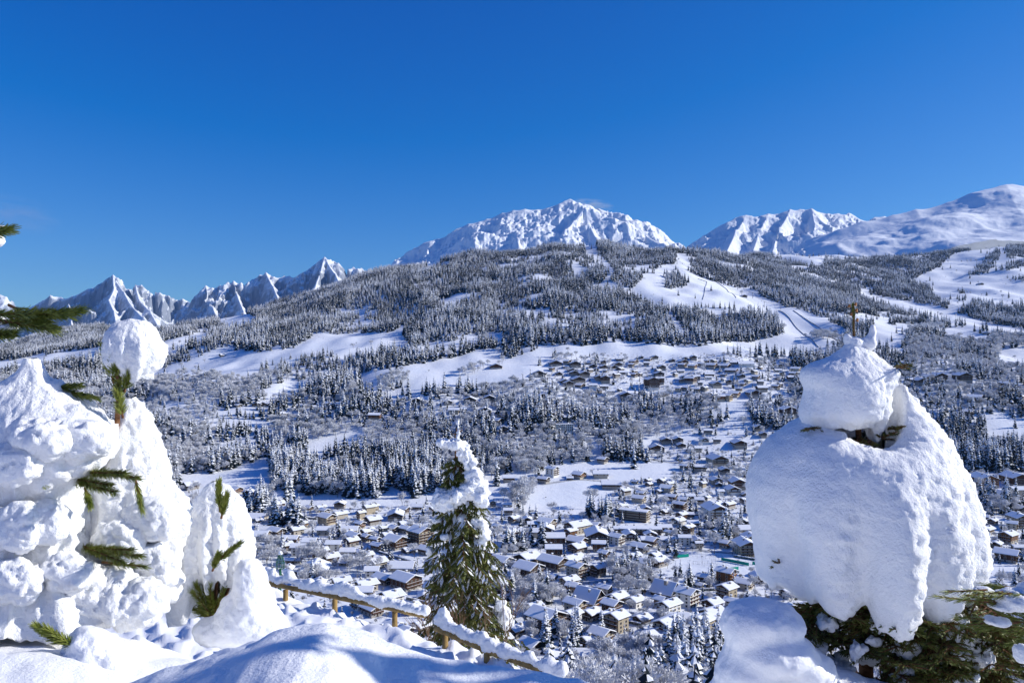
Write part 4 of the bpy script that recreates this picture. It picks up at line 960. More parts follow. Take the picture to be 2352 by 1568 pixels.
instancer('spruce_forest', np.where((kind == 1) & rest)[0], [joined(s, TRK) for s in SPR], 'snow-dusted spruce forest covering the slopes and ridge', 'forest')
instancer('frosted_woodland', np.where((kind == 2) & rest)[0], [joined(*b) for b in BRD], 'bare frosted woodland along the lower slopes', 'woodland')
instancer('frosted_shrubbery', np.where((kind == 3) & rest)[0], [joined(*b) for b in BUSH], 'frosted bushes and hedges among the village gardens', 'shrubbery')

# ---------------------------------------------------------------- heavy snow shapes: smooth union of lumps, meshed
def surface_nets(Fv, org, h):
    nx, ny, nz = Fv.shape; ins = Fv < 0
    c = [ins[i:nx - 1 + i, j:ny - 1 + j, k:nz - 1 + k] for i in (0, 1) for j in (0, 1) for k in (0, 1)]
    s = sum(a.astype(np.int8) for a in c); act = (s > 0) & (s < 8)
    ci = np.argwhere(act); idx = np.full(act.shape, -1, np.int64); idx[act] = np.arange(len(ci))
    acc = np.zeros((len(ci), 3)); cnt = np.zeros(len(ci))
    cor = [(i, j, k) for i in (0, 1) for j in (0, 1) for k in (0, 1)]
    val = [Fv[ci[:, 0] + i, ci[:, 1] + j, ci[:, 2] + k] for i, j, k in cor]
    for a in range(8):
        for b in range(a + 1, 8):
            if sum(abs(p - q) for p, q in zip(cor[a], cor[b])) != 1: continue
            x = (val[a] < 0) != (val[b] < 0); t = val[a] / (val[a] - val[b] + 1e-12)
            pa = np.array(cor[a], float); pb = np.array(cor[b], float)
            acc += np.where(x[:, None], pa + t[:, None] * (pb - pa), 0); cnt += x
    V = (ci + acc / cnt[:, None]) * h + org
    Q = []
    for ax in range(3):
        sl0 = [slice(None)] * 3; sl1 = [slice(None)] * 3; sl0[ax] = slice(0, -1); sl1[ax] = slice(1, None)
        ch = ins[tuple(sl0)] != ins[tuple(sl1)]; e = np.argwhere(ch); u, v = [(1, 2), (2, 0), (0, 1)][ax]
        lim = np.array(act.shape)
        ok = (e[:, u] > 0) & (e[:, v] > 0) & (e[:, u] < lim[u]) & (e[:, v] < lim[v]) & (e[:, ax] < lim[ax])
        e = e[ok]; fl = ins[tuple(sl0)][tuple(e.T)]
        def cell(du, dv):
            q = e.copy(); q[:, u] -= du; q[:, v] -= dv; return idx[tuple(q.T)]
        q = np.stack([cell(1, 1), cell(0, 1), cell(0, 0), cell(1, 0)], 1)
        q[~fl] = q[~fl][:, ::-1]; Q.append(q)
    return V, np.concatenate(Q)

def snow_shape(name, lumps, h, k, parent=None, cuts=(), lump=0.015, lsc=9, grain=0.004, billow=None, bsc=12, material='snow_fluffy', seed=0, streak=0.0, clip_z=None):
    """lumps: (centre xyz, radii xyz)"""
    Cn = np.array([l[0] for l in lumps], float); Rd = np.array([l[1] for l in lumps], float)
    lo = (Cn - Rd).min(0) - 4 * h - k; hi = (Cn + Rd).max(0) + 4 * h + k
    n = np.ceil((hi - lo) / h).astype(int) + 1
    S = np.zeros(n)
    ax = [lo[i] + np.arange(n[i]) * h for i in range(3)]
    def field(c, r, pad):
        i0 = [max(0, int((c[i] - r[i] - pad - lo[i]) / h)) for i in range(3)]; i1 = [min(n[i], int((c[i] + r[i] + pad - lo[i]) / h) + 2) for i in range(3)]
        g = np.meshgrid(*[ax[i][i0[i]:i1[i]] - c[i] for i in range(3)], indexing='ij')
        q = np.sqrt(sum((g[i] / r[i]) ** 2 for i in range(3))); q2 = np.sqrt(sum((g[i] / r[i] ** 2) ** 2 for i in range(3))) + 1e-9
        return tuple(slice(a, b) for a, b in zip(i0, i1)), q * (q - 1) / q2
    for c, r in zip(Cn, Rd):
        sl, d = field(c, r, 4 * k + 2 * h); S[sl] += np.exp(np.clip(-d / k, -60, 30))
    Fv = -k * np.log(S + math.exp(-12))
    for c, r in cuts:
        sl, d = field(np.array(c), np.array(r), 3 * h); Fv[sl] = np.maximum(Fv[sl], -d)
    if clip_z is not None: pass
    V, Q = surface_nets(Fv, lo, h)
    # normals
    a = V[Q[:, 2]] - V[Q[:, 0]]; b = V[Q[:, 3]] - V[Q[:, 1]]; fn = np.cross(a, b); N = np.zeros_like(V)
    for i in range(4): np.add.at(N, Q[:, i], fn)
    N /= np.linalg.norm(N, axis=1)[:, None] + 1e-12
    dsp = lump * fbm3(V * lsc, 2, seed) + (lump * .55 if billow is None else billow) * (np.abs(fbm3(V * (lsc * 2.6 if billow is None else bsc), 2, seed + 5)) - .3) + grain * fbm3(V * 45, 2, seed + 9)
    if streak: dsp = dsp + streak * fbm3(V * np.array([6, 6, 1.3]), 2, seed + 20) * np.clip(1 - N[:, 2], 0, 1)
    V = V + N * dsp[:, None]
    return link(name, big_mesh(name, V, Q), parent, [M[material]])

def cape(name, parent, ax, Y, left, right, front, back, hem, folds, seed, inner=(.62, -26), rim=None, billow=.016, bsc=16, lump=.01, fold_amp=12, nth=260, nt=64):
    """snow draped round a stem: outlines (radius, y) in photo px on four sides, blended round the axis, with folds and a ragged hem"""
    s_ = Y / F_PX; th = np.linspace(0, 2 * math.pi, nth, endpoint=False)
    def rs(pl):
        a = np.array(pl, float); d = np.concatenate([[0], np.cumsum(np.hypot(*np.diff(a, axis=0).T))]); t = np.linspace(0, d[-1], nt)
        q = np.stack([np.interp(t, d, a[:, 0]), np.interp(t, d, a[:, 1])], 1)
        for _ in range(3): q[1:-1] = (q[:-2] + 2 * q[1:-1] + q[2:]) / 4
        return q
    KL, KR, KF, KB = rs(left), rs(right), rs(front), rs(back)
    c, sn = np.cos(th), np.sin(th)
    w = [np.maximum(0, -c) ** 2, np.maximum(0, c) ** 2, np.maximum(0, -sn) ** 2, np.maximum(0, sn) ** 2]      # front is towards -Y
    RY = sum(w_[:, None, None] * k_[None] for w_, k_ in zip(w, (KL, KR, KF, KB)))
    t = np.linspace(0, 1, nt)[None, :]; deg = np.degrees(th)
    hy = np.zeros(nth)
    for a0, wd, am in hem: hy += am * np.exp(-(((deg - a0 + 180) % 360 - 180) / wd) ** 2)
    RY[:, :, 1] += hy[:, None] * t ** 5
    fd = np.zeros(nth)
    for a0, wd, am in folds: fd += am * np.exp(-(((deg - a0 + 180) % 360 - 180) / wd) ** 2)
    fd += fold_amp * noise2(np.cos(th) * 2.6 + 5, np.sin(th) * 2.6 + 3, seed) + .5 * fold_amp * noise2(np.cos(th) * 5 + 1, np.sin(th) * 5 + 7, seed + 1)
    RY[:, :, 0] += fd[:, None] * sstep(.15, .8, t)
    rings = [RY[:, j] for j in range(nt)]
    last = RY[:, -1]; rings += [last * [.97, 1] + [0, 9], last * [.86, 1] + [0, 8], last * [inner[0], 1] + [0, inner[1]], last * [.2, 1] + [0, inner[1] - 20]]
    if rim is not None:
        first = RY[:, 0]; rings = [first * [r_, 1] + [0, d_] for r_, d_ in reversed(rim)] + rings
    G = np.stack(rings, 1); n2 = G.shape[1]
    o = np.array(parent.location); A0 = P(ax, CY, Y) - o
    V = np.stack([A0[0] + G[:, :, 0] * s_ * c[:, None], A0[1] + G[:, :, 0] * s_ * sn[:, None], (CY - G[:, :, 1]) * s_ - o[2]], -1)
    ii = np.arange(nth); nx_ = (ii + 1) % nth
    Q = np.concatenate([np.stack([ii * n2 + j, ii * n2 + j + 1, nx_ * n2 + j + 1, nx_ * n2 + j], 1) for j in range(n2 - 1)])
    V = V.reshape(-1, 3)
    a = V[Q[:, 2]] - V[Q[:, 0]]; b = V[Q[:, 3]] - V[Q[:, 1]]; fn = np.cross(a, b); N = np.zeros_like(V)
    for i in range(4): np.add.at(N, Q[:, i], fn)
    N /= np.linalg.norm(N, axis=1)[:, None] + 1e-12
    if (N[:, 0] * (V[:, 0] - A0[0]) + N[:, 1] * (V[:, 1] - A0[1])).sum() < 0: N = -N; Q = Q[:, ::-1]
    rough_ = .35 + .65 * sstep(-.5, .6, N[:, 0] - .5 * N[:, 2] + .15)                  # wetter, knobblier on the sunny flank
    dsp = lump * fbm3(V * 3.2, 2, seed) + rough_ * (billow * (np.abs(fbm3(V * bsc, 2, seed + 5)) - .25) + .6 * billow * fbm3(V * np.array([bsc * 1.2, bsc * 1.2, bsc * 2.6]), 2, seed + 7)) + .003 * fbm3(V * 60, 1, seed + 9)
    return link(name, big_mesh(name, V + N * dsp[:, None], Q), parent, [M['snow_fluffy']])

def LP(x, y, Y, rx, ry=None, rz=None):
    """lump seen at photo px x, y with radii in px; rz is its depth radius in px"""
    ry = rx if ry is None else ry; rz = rx if rz is None else rz; s = Y / F_PX
    return (P(x, y, Y), (rx * s, rz * s, ry * s))

# ---------------------------------------------------------------- needles
def spray(b, base, tip, n, ln, w, spread, rnd, m=0, flat=False, droop=0.0, up=(0, 0, 1), start=.12):
    """a twig with needles pointing forward round it; b collects faces (0 needle, 1 bark)"""
    base = np.array(base, float); tip = np.array(tip, float); d = tip - base; L = np.linalg.norm(d); d /= L
    u = np.cross(d, up); u /= np.linalg.norm(u) + 1e-9; v = np.cross(u, d)
    for i in range(n):
        t = start + (1.02 - start) * (i + rnd.random()) / n; p = base + d * L * t - np.array([0, 0, droop * t * t])
        a = rnd.choice((0, math.pi)) + rnd.uniform(-.5, .5) if flat else rnd.uniform(0, 6.283)
        sd = spread * rnd.uniform(.7, 1.2) * (1 - .45 * t)
        e = d * math.cos(sd) + (u * math.cos(a) + v * math.sin(a)) * math.sin(sd)
        q = p + e * ln * rnd.uniform(.75, 1.1) + np.array([0, 0, -.12 * ln * rnd.random()])
        s_ = np.cross(e, (rnd.uniform(-1, 1), rnd.uniform(-1, 1), rnd.uniform(-1, 1))); s_ = s_ / (np.linalg.norm(s_) + 1e-9) * w / 2
        b.face((p - s_, p + s_, q + s_ * .45, q - s_ * .45), 0)
    b.bar(base, tip, min(w * 2.0, .008), min(w * 1.1, .004), 5, 1)

def needle_spray(parent, specs, seed, needle='pine_needle', ln=.06, w=.0042, n=260, spread=.75, name='needle_spray', bark='pine_bark', **kw):
    r = random.Random(seed); out = []
    for x0, y0, Y0, x1, y1, Y1 in specs:
        b = MB(); A, B_ = P(x0, y0, Y0), P(x1, y1, Y1)
        if parent is not None: A = A - np.array(parent.location); B_ = B_ - np.array(parent.location)
        spray(b, A, B_, int(n * 1.6), ln, w, spread, r, **kw)
        out.append(b.build(name, [M[needle], M[bark]], parent))
    return out

def rel(parent, lumps):
    o = np.array(parent.location); return [(c - o, r) for c, r in lumps]

# ---------------------------------------------------------------- left: snow-buried mountain pine
pine = empty('mountain_pine', P(160, 1440, 4.7)); tag(pine, 'tall mountain pine buried in lumpy snow, with a round snow head', 'pine tree')
YA, YB = 4.5, 4.85
A = [(75, 846, 12, 22, 12), (72, 880, 28, 40, 28), (60, 930, 55, 50, 55), (0, 950, 80, 60, 70), (112, 965, 62, 55, 60), (170, 990, 65, 55, 60), (222, 1012, 44, 40, 40), (120, 1050, 90, 80, 80), (10, 1070, 100, 110, 90), (205, 1062, 52, 46, 45),
     (-60, 1000, 110, 120, 100), (50, 1170, 85, 110, 80), (125, 1150, 50, 90, 55), (-40, 1250, 110, 130, 90), (85, 1260, 60, 120, 60), (20, 1330, 80, 90, 80), (150, 1300, 55, 80, 55), (190, 1350, 60, 60, 60), (110, 1360, 70, 60, 60), (250, 1385, 55, 40, 55), (310, 1385, 50, 40, 50),
     (50, 1410, 90, 40, 70), (160, 1410, 80, 35, 60), (-60, 1390, 100, 70, 80), (345, 1370, 35, 45, 40)]
B_ = [(287, 930, 24, 22, 24), (298, 970, 38, 50, 38), (318, 1025, 50, 60, 50), (330, 1075, 52, 60, 55), (352, 1120, 48, 50, 50), (300, 1120, 60, 70, 55), (385, 1165, 42, 48, 50), (335, 1190, 75, 80, 65), (270, 1180, 55, 80, 50), (405, 1205, 26, 50, 40),
      (300, 1270, 80, 80, 65), (378, 1260, 46, 70, 55), (240, 1250, 50, 60, 50), (335, 1330, 62, 60, 60), (270, 1330, 60, 55, 60)]
lumps = [LP(x, y, YA + random.uniform(-.06, .06), rx, ry, rz) for x, y, rx, ry, rz in A if y > 1325] + [LP(x, y, YB, rx, ry, rz) for x, y, rx, ry, rz in B_ if y > 1300]
snow_shape('snow_foot', rel(pine, lumps), .0125, .040, pine, lump=.02, lsc=3.2, grain=.007, billow=.03, bsc=14, seed=3, streak=.03)
cape('snow_bough', pine, 70, 4.55,
     [(6, 826), (20, 850), (60, 872), (100, 892), (150, 930), (180, 1000), (190, 1100), (186, 1200), (190, 1300), (196, 1410)],
     [(6, 826), (14, 850), (32, 872), (62, 890), (94, 912), (132, 930), (166, 955), (190, 985), (196, 1020), (190, 1052), (166, 1076), (132, 1094), (116, 1124), (110, 1180), (122, 1240), (150, 1300), (186, 1350), (220, 1400)],
     [(6, 826), (16, 850), (40, 885), (78, 920), (112, 970), (130, 1030), (132, 1085), (112, 1120), (104, 1150), (112, 1210), (134, 1280), (162, 1340), (190, 1400)],
     [(6, 826), (18, 850), (50, 885), (90, 930), (130, 1000), (140, 1090), (140, 1200), (150, 1300), (180, 1400)],
     [(300, 12, 10)], [(296, 7, -30), (262, 8, 22), (236, 7, -24), (318, 8, 16), (280, 6, -16)], 203, fold_amp=15, billow=.03, bsc=12, lump=.03)
for q_, (x, y, Y_, a_, b_, c_) in enumerate(((180, 1005, 4.36, 70, 42, 46), (95, 1000, 4.26, 60, 36, 44), (30, 1060, 4.22, 62, 40, 40), (110, 1190, 4.33, 42, 46, 34), (40, 1200, 4.24, 46, 54, 34), (150, 1310, 4.33, 50, 40, 40), (30, 1330, 4.22, 60, 44, 40), (345, 1185, 4.70, 62, 46, 44), (275, 1235, 4.62, 50, 46, 40), (355, 1290, 4.66, 52, 46, 40), (250, 1340, 4.5, 56, 34, 44))):
    snow_shape('snow_bough', rel(pine, [LP(x, y, Y_, a_, b_, c_), LP(x + a_ * .45, y + b_ * .35, Y_ - .03, a_ * .6, b_ * .75, c_ * .8), LP(x - a_ * .5, y + b_ * .2, Y_ + .02, a_ * .6, b_ * .7, c_ * .8), LP(x + a_ * .1, y + b_ * .7, Y_ - .02, a_ * .45, b_ * .5, c_ * .6)]), .0125, .022, pine, lump=.018, lsc=5, grain=.006, billow=.03, bsc=13, seed=700 + q_ * 7)
cape('snow_bough', pine, 300, 4.88,
     [(8, 918), (18, 940), (30, 975), (50, 1020), (70, 1080), (92, 1150), (112, 1250), (124, 1350)], [(6, 916), (28, 934), (44, 965), (60, 1005), (76, 1055), (84, 1098), (112, 1132), (128, 1158), (130, 1205), (112, 1250), (100, 1310), (104, 1370)],
     [(8, 918), (22, 940), (42, 980), (62, 1040), (84, 1095), (92, 1130), (84, 1160), (96, 1230), (110, 1300), (118, 1370)], [(8, 918), (24, 945), (44, 990), (66, 1060), (88, 1140), (104, 1230), (114, 1320), (118, 1370)],
     [(280, 12, 10)], [(290, 7, -18), (258, 8, 14), (316, 8, -14), (236, 7, -14)], 207, fold_amp=16, billow=.022, bsc=14, lump=.018, nth=200)
head = [(280, 768, 40, 36, 46), (312, 762, 40, 32, 44), (292, 800, 46, 44, 50), (340, 800, 32, 30, 42), (330, 832, 36, 28, 36), (300, 846, 28, 20, 34), (366, 800, 17, 22, 30), (258, 790, 22, 40, 30), (345, 775, 18, 18, 26)]
cape('snow_head', pine, 302, 4.7, [(5, 727), (38, 737), (58, 762), (66, 798), (62, 830), (46, 852)], [(5, 727), (36, 733), (56, 752), (66, 776), (82, 794), (82, 818), (66, 846), (44, 862)],
     [(5, 727), (38, 742), (58, 770), (64, 806), (56, 838), (44, 856)], [(5, 727), (38, 740), (58, 766), (64, 800), (56, 832), (44, 850)], [(300, 14, 10), (250, 12, -10)], [(310, 9, 10), (286, 7, -8)], 211, fold_amp=7, billow=.009, bsc=24, lump=.012, nth=140, nt=40)
b = MB()
o0 = np.array(pine.location)
for a_, c_, r0, r1 in ((P(270, 960, 4.75), P(275, 860, 4.7), .016, .012), (P(275, 860, 4.7), P(300, 780, 4.7), .012, .006), (P(200, 1400, 4.8), P(270, 960, 4.75), .035, .016)): b.bar(a_ - o0, c_ - o0, r0, r1, 7)
b.build('trunk', [M['pine_bark']], pine, True)
needle_spray(pine, [(275, 930, 4.66, 268, 850, 4.62), (282, 960, 4.6, 272, 905, 4.58), (262, 880, 4.62, 240, 800, 4.6), (270, 870, 4.6, 262, 830, 4.58), (285, 900, 4.62, 300, 850, 4.6)], 5, n=230, spread=.8)
needle_spray(pine, [(-40, 745, 3.9, 95, 735, 3.75), (20, 700, 3.85, 110, 745, 3.75), (60, 730, 3.8, 178, 712, 3.7), (-30, 770, 3.8, 25, 765, 3.7), (-50, 540, 3.8, 12, 528, 3.75), (-40, 722, 3.85, 70, 722, 3.75), (0, 735, 3.82, 120, 755, 3.7), (40, 718, 3.8, 150, 722, 3.7)], 6, n=240, spread=.55, ln=.08)
needle_spray(pine, [(140, 1095, 4.6, 250, 1112, 4.15), (170, 1080, 4.6, 312, 1096, 4.12), (150, 1100, 4.6, 262, 1128, 4.12), (160, 1085, 4.6, 285, 1085, 4.15)], 7, n=360, spread=.7)
needle_spray(pine, [(180, 1250, 4.65, 278, 1288, 4.22), (200, 1262, 4.65, 320, 1275, 4.2), (190, 1258, 4.65, 300, 1262, 4.22)], 8, n=340, spread=.7)
needle_spray(pine, [(130, 895, 4.6, 215, 912, 4.55), (130, 890, 4.6, 180, 885, 4.55)], 9, n=220, spread=.55)
needle_spray(pine, [(75, 1075, 4.4, 100, 1110, 4.3), (70, 1055, 4.4, 75, 1080, 4.32), (10, 1270, 4.4, 30, 1290, 4.35), (310, 1095, 4.5, 325, 1165, 4.45), (195, 1120, 4.4, 205, 1155, 4.35), (235, 1290, 4.5, 330, 1300, 4.42)], 10, n=140, spread=.6, ln=.05)
snow_shape('branch_snow', rel(pine, [LP(-15, 745, 3.85, 26, 22, 30), LP(20, 752, 3.82, 16, 8, 20), LP(-18, 770, 3.8, 20, 16, 20), LP(-15, 555, 3.8, 20, 18, 20), LP(0, 525, 3.8, 18, 6, 14), LP(60, 728, 3.8, 20, 5, 12)]), .008, .010, pine, lump=.008, lsc=18, seed=12)

# ---------------------------------------------------------------- small snow-hooded pine beside it
sp_ = empty('dwarf_pine', P(480, 1430, 5.2)); tag(sp_, 'small dwarf pine under a tall snow hood, dark branches showing below', 'pine tree')
cape('snow_hood', sp_, 492, 5.2,
     [(8, 1106), (28, 1122), (44, 1152), (58, 1192), (76, 1238), (90, 1288), (98, 1338), (104, 1388), (98, 1424)], [(8, 1106), (34, 1118), (58, 1140), (74, 1175), (86, 1220), (90, 1270), (88, 1310), (78, 1334)],
     [(8, 1106), (28, 1124), (48, 1160), (64, 1200), (72, 1240), (72, 1278), (66, 1302), (60, 1316)], [(8, 1106), (30, 1126), (54, 1170), (72, 1230), (84, 1300), (84, 1370), (80, 1420)],
     [(276, 10, 22), (250, 8, -12), (222, 10, 30), (298, 7, -14)], [(288, 6, -14), (256, 7, -10), (272, 7, 10), (236, 8, 10)], 221, fold_amp=9, billow=.017, bsc=15, nth=200)
Ft = [(572, 1310, 26, 28, 30), (578, 1345, 34, 40, 38), (585, 1395, 44, 50, 50), (560, 1430, 60, 50, 60), (612, 1440, 50, 40, 50), (500, 1450, 60, 30, 50), (540, 1400, 30, 30, 34)]
snow_shape('snow_foot', rel(sp_, [LP(x, y, 4.95, a, b, c) for x, y, a, b, c in Ft]), .0125, .03, sp_, lump=.015, lsc=8, seed=23, material='snow_near')
needle_spray(sp_, [(505, 1175, 4.98, 503, 1112, 4.95), (508, 1190, 4.97, 520, 1140, 4.93)], 24, n=300, spread=.6, ln=.055)
needle_spray(sp_, [(488, 1310, 4.9, 500, 1275, 4.85), (495, 1290, 4.88, 548, 1248, 4.8)], 25, n=280, spread=.6, ln=.05)
rq = random.Random(4)
for i in range(16):
    x, y = rq.uniform(425, 540), rq.uniform(1335, 1420)
    needle_spray(sp_, [(485 + rq.uniform(-15, 15), 1420, 5.15, x, y, 5.15 + rq.uniform(-.15, .15))], 40 + i, n=150, spread=.7, ln=.05)
b = MB(); o0 = np.array(sp_.location)
for x, y in ((440, 1350), (475, 1310), (500, 1320), (530, 1340), (490, 1270)): b.bar(P(490, 1430, 5.2) - o0, P(x, y, 5.15) - o0, .018, .008, 6)
b.build('trunk', [M['pine_bark']], sp_, True)
# sprig sticking out of the mound
sg = empty('pine_sprig', P(200, 1470, 4.0)); tag(sg, 'bent pine sprig poking from a snow mound at bottom left', 'pine sprig')
needle_spray(sg, [(180, 1490, 4.0, 110, 1445, 3.95), (150, 1480, 4.0, 88, 1440, 3.95)], 61, n=240, spread=.75, ln=.05)
snow_shape('snow_lump', rel(sg, [LP(215, 1500, 4.05, 55, 50, 50), (P(190, 1480, 4.05), (.07, .08, .08)), LP(250, 1530, 4.05, 60, 45, 60), LP(180, 1530, 4.05, 55, 40, 50)]), .0115, .03, sg, lump=.015, lsc=9, seed=63, material='snow_near')

# ---------------------------------------------------------------- right: great snow-hooded fir
YR = 6.5
fir = empty('snow_laden_fir', P(1990, 1500, YR)); tag(fir, 'fir crowned by a huge bulging hood of snow, green tip poking out', 'fir tree')
cape('snow_cap', fir, 1955, YR,
     [(6, 774), (24, 800), (55, 820), (92, 834), (112, 850), (112, 872), (100, 892), (106, 922), (114, 948), (104, 972)], [(6, 774), (30, 792), (58, 814), (88, 838), (110, 852), (98, 868), (70, 886), (66, 922), (58, 962), (48, 985)],
     [(6, 774), (28, 800), (58, 828), (88, 856), (106, 888), (112, 920), (106, 950), (92, 960), (80, 964), (74, 964)], [(6, 774), (28, 800), (58, 825), (88, 850), (104, 880), (106, 915), (98, 940), (84, 950), (78, 955), (70, 960)],
     [(318, 10, 26), (335, 8, 30), (250, 16, 8)], [(300, 9, -14), (230, 10, -10), (326, 9, 12)], 31, fold_amp=9, billow=.014, bsc=15, nth=180, nt=48)
snow_shape('snow_horn', rel(fir, [LP(2006, 764, YR, 7, 20, 9), LP(1996, 790, YR, 16, 16, 18), LP(1962, 790, YR, 18, 18, 20), LP(1945, 775, YR, 6, 10, 8)]), .012, .02, fir, lump=.01, lsc=9, seed=38)
cape('snow_hood', fir, 1978, YR + .05,
     [(118, 962), (170, 986), (212, 1022), (242, 1066), (258, 1110), (257, 1170), (242, 1230), (232, 1290), (228, 1332)], [(96, 886), (126, 926), (164, 974), (192, 1020), (216, 1080), (234, 1140), (248, 1200), (256, 1265), (246, 1318), (220, 1335)],
     [(112, 1020), (140, 1016), (172, 1032), (200, 1070), (222, 1130), (232, 1200), (226, 1280), (210, 1330), (196, 1350)], [(100, 940), (150, 960), (200, 1000), (230, 1080), (240, 1150), (240, 1220), (235, 1290), (225, 1330)],
     [(268, 12, 34), (285, 5, -20), (250, 5, -26), (236, 6, 14), (256, 4, 12), (292, 4, 12), (276, 3, 12), (222, 4, -20), (308, 4, -14), (300, 9, 14), (316, 6, -20), (200, 8, -16), (335, 9, 10)], [(284, 6, -22), (246, 6, -16), (214, 6, -18), (266, 9, 14), (316, 6, -20)], 33,
     rim=[(.95, -5), (.84, 8), (.76, 40), (.5, 70)], fold_amp=15, billow=.022, bsc=14)
foot = [(1745, 1420, 62, 36, 80), (1700, 1440, 38, 40, 60), (1800, 1425, 44, 22, 60), (1770, 1490, 90, 40, 110), (1710, 1540, 66, 50, 90), (1850, 1520, 60, 30, 90), (1800, 1590, 130, 50, 130), (1700, 1620, 80, 60, 110), (1930, 1575, 50, 22, 70), (1990, 1600, 90, 34, 90), (1720, 1690, 120, 80, 150), (1900, 1690, 170, 80, 150)]
snow_shape('snow_foot', rel(fir, [LP(x, y, 5.9, a, b, c) for x, y, a, b, c in foot]), .02, .045, fir, lump=.02, lsc=5, seed=35, material='snow_near')
b = MB(); o0 = np.array(fir.location)
b.bar(P(1990, 1560, YR) - o0, P(1972, 1000, YR) - o0, .06, .025, 8); b.bar(P(1972, 1000, YR) - o0, P(1961, 760, YR) - o0, .025, .010, 7); b.bar(P(1961, 780, YR) - o0, P(1960, 700, YR) - o0, .010, .006, 6)
b.build('trunk', [M['pine_bark']], fir, True)
needle_spray(fir, [(1962, 790, YR, 1959, 700, YR), (1962, 740, YR, 1959, 703, YR)], 70, 'fir_needle', ln=.03, w=.006, n=130, spread=.6)
b = MB()
for x, y in ((1950, 706), (1964, 702), (1966, 716), (1968, 738), (1955, 725)): b.bar(P(x, y, YR) - o0, P(x + 2, y - 7, YR) - o0, .014, .008, 6)
b.build('bud', [M['bud']], fir)
rq = random.Random(9)
def fir_branch(parent, x0, y0, Y0, x1, y1, Y1, seed, k=12, n=46, ln=.026, w=.0045, tw=.20):
    """a bough: stem with flat side twigs, all thick with needles"""
    r = random.Random(seed); b = MB(); o = np.array(parent.location); A_, B2 = P(x0, y0, Y0) - o, P(x1, y1, Y1) - o
    d = B2 - A_; L = np.linalg.norm(d); d /= L; u = np.cross(d, (0, 0, 1)); u /= np.linalg.norm(u)
    b.bar(A_, B2, .010, .003, 5, 1)
    for i in range(k):
        t = .2 + .8 * i / k; sgn = 1 if i % 2 else -1
        p = A_ + d * L * t; e = d * .7 + u * sgn * r.uniform(.5, .9) + np.array([0, 0, r.uniform(-.35, .15)]); e /= np.linalg.norm(e)
        spray(b, p, p + e * tw * (1.15 - .6 * t) * r.uniform(.8, 1.2), n, ln, w, .8, r)
    spray(b, A_ + d * L * .7, B2 + d * .06, n, ln, w, .8, r)
    return b.build('bough', [M['fir_needle'], M['pine_bark']], parent)
for i in range(120):
    x = rq.uniform(1835, 2290); y = rq.uniform(1350, 1640) if x < 2120 else rq.uniform(1350, 1600)
    Y0 = YR + rq.uniform(-.1, .3); dx = (x - 1990) * .55 + rq.uniform(-40, 40)
    fir_branch(fir, x - dx * .6, y - 14, Y0, x + dx * .5, y + rq.uniform(5, 35), Y0 - rq.uniform(.15, .55), 300 + i, ln=.04, w=.009, n=40, tw=.24)
for i, (x0, y0, x1, y1) in enumerate(((2010, 1010, 2050, 995), (1960, 1010, 1925, 1015), (1990, 1005, 2000, 1020), (1880, 980, 1855, 985), (2040, 985, 2070, 980), (1975, 1000, 1960, 1025), (2060, 845, 2080, 838), (1800, 1320, 1790, 1290))):
    fir_branch(fir, x0, y0, YR - .05, x1, y1, YR - .25, 400 + i, k=6, tw=.09)
for i in range(44):
    x = rq.uniform(2060, 2300); y = rq.uniform(1385, 1590)
    fir_branch(fir, x - 60, y - 30, YR - .1, x + rq.uniform(0, 40), y + rq.uniform(-5, 30), YR - rq.uniform(.35, .75), 600 + i, ln=.04, w=.009, n=40, tw=.24)
tops = []
for i in range(30):
    x = rq.uniform(1860, 2290); y = rq.uniform(1390, 1570); w_ = rq.uniform(9, 24)
    tops.append(LP(x, y, YR - rq.uniform(.1, .45), w_ * 1.3, w_ * .8, w_ * 1.3))
tops += [LP(2170, 1430, YR - .35, 46, 34, 50), LP(2130, 1410, YR - .3, 40, 26, 50), LP(2220, 1460, YR - .35, 40, 28, 40), LP(2080, 1480, YR - .4, 24, 26, 30), LP(2250, 1480, YR - .35, 24, 16, 30), LP(2190, 1490, YR - .4, 30, 20, 30), LP(1900, 1430, YR - .3, 20, 14, 24), LP(1965, 1500, YR - .45, 14, 26, 16)]
snow_shape('branch_snow', rel(fir, tops), .0125, .02, fir, lump=.03, lsc=8, grain=.012, billow=.04, bsc=14, seed=37)
# neighbour's boughs reaching in from the right edge
nb = empty('pine_bough', P(2500, 1420, 5.2)); tag(nb, 'snowy pine boughs reaching in at the right edge', 'pine tree')
for i, (x0, y0, x1, y1) in enumerate(((2480, 1380, 2230, 1350), (2480, 1400, 2215, 1378), (2470, 1440, 2240, 1420), (2480, 1450, 2290, 1440), (2450, 1370, 2300, 1345), (2480, 1420, 2330, 1400), (2480, 1475, 2340, 1470))):
    b = MB(); r_ = random.Random(500 + i); o = np.array(nb.location)
    A_, B2 = P(x0, y0, 5.2) - o, P(x1, y1, 5.0 + .06 * i) - o
    for j in range(7):
        t = j / 7; p = A_ + (B2 - A_) * t; q = p + (B2 - A_) * .34 + np.array([0, r_.uniform(-.05, .05), r_.uniform(-.06, .03)])
        spray(b, p, q, 110, .065, .004, .5, r_)
    b.build('needle_spray', [M['pine_needle'], M['pine_bark']], nb)
snow_shape('branch_snow', rel(nb, [LP(2340, 1375, 5.1, 50, 22, 50), LP(2300, 1390, 5.1, 30, 10, 30), LP(2380, 1370, 5.1, 40, 34, 40), LP(2290, 1425, 5.1, 26, 7, 24), LP(2345, 1500, 5.0, 16, 22, 20), LP(2260, 1358, 5.1, 22, 7, 20)]), .012, .014, nb, lump=.015, lsc=14, seed=41)

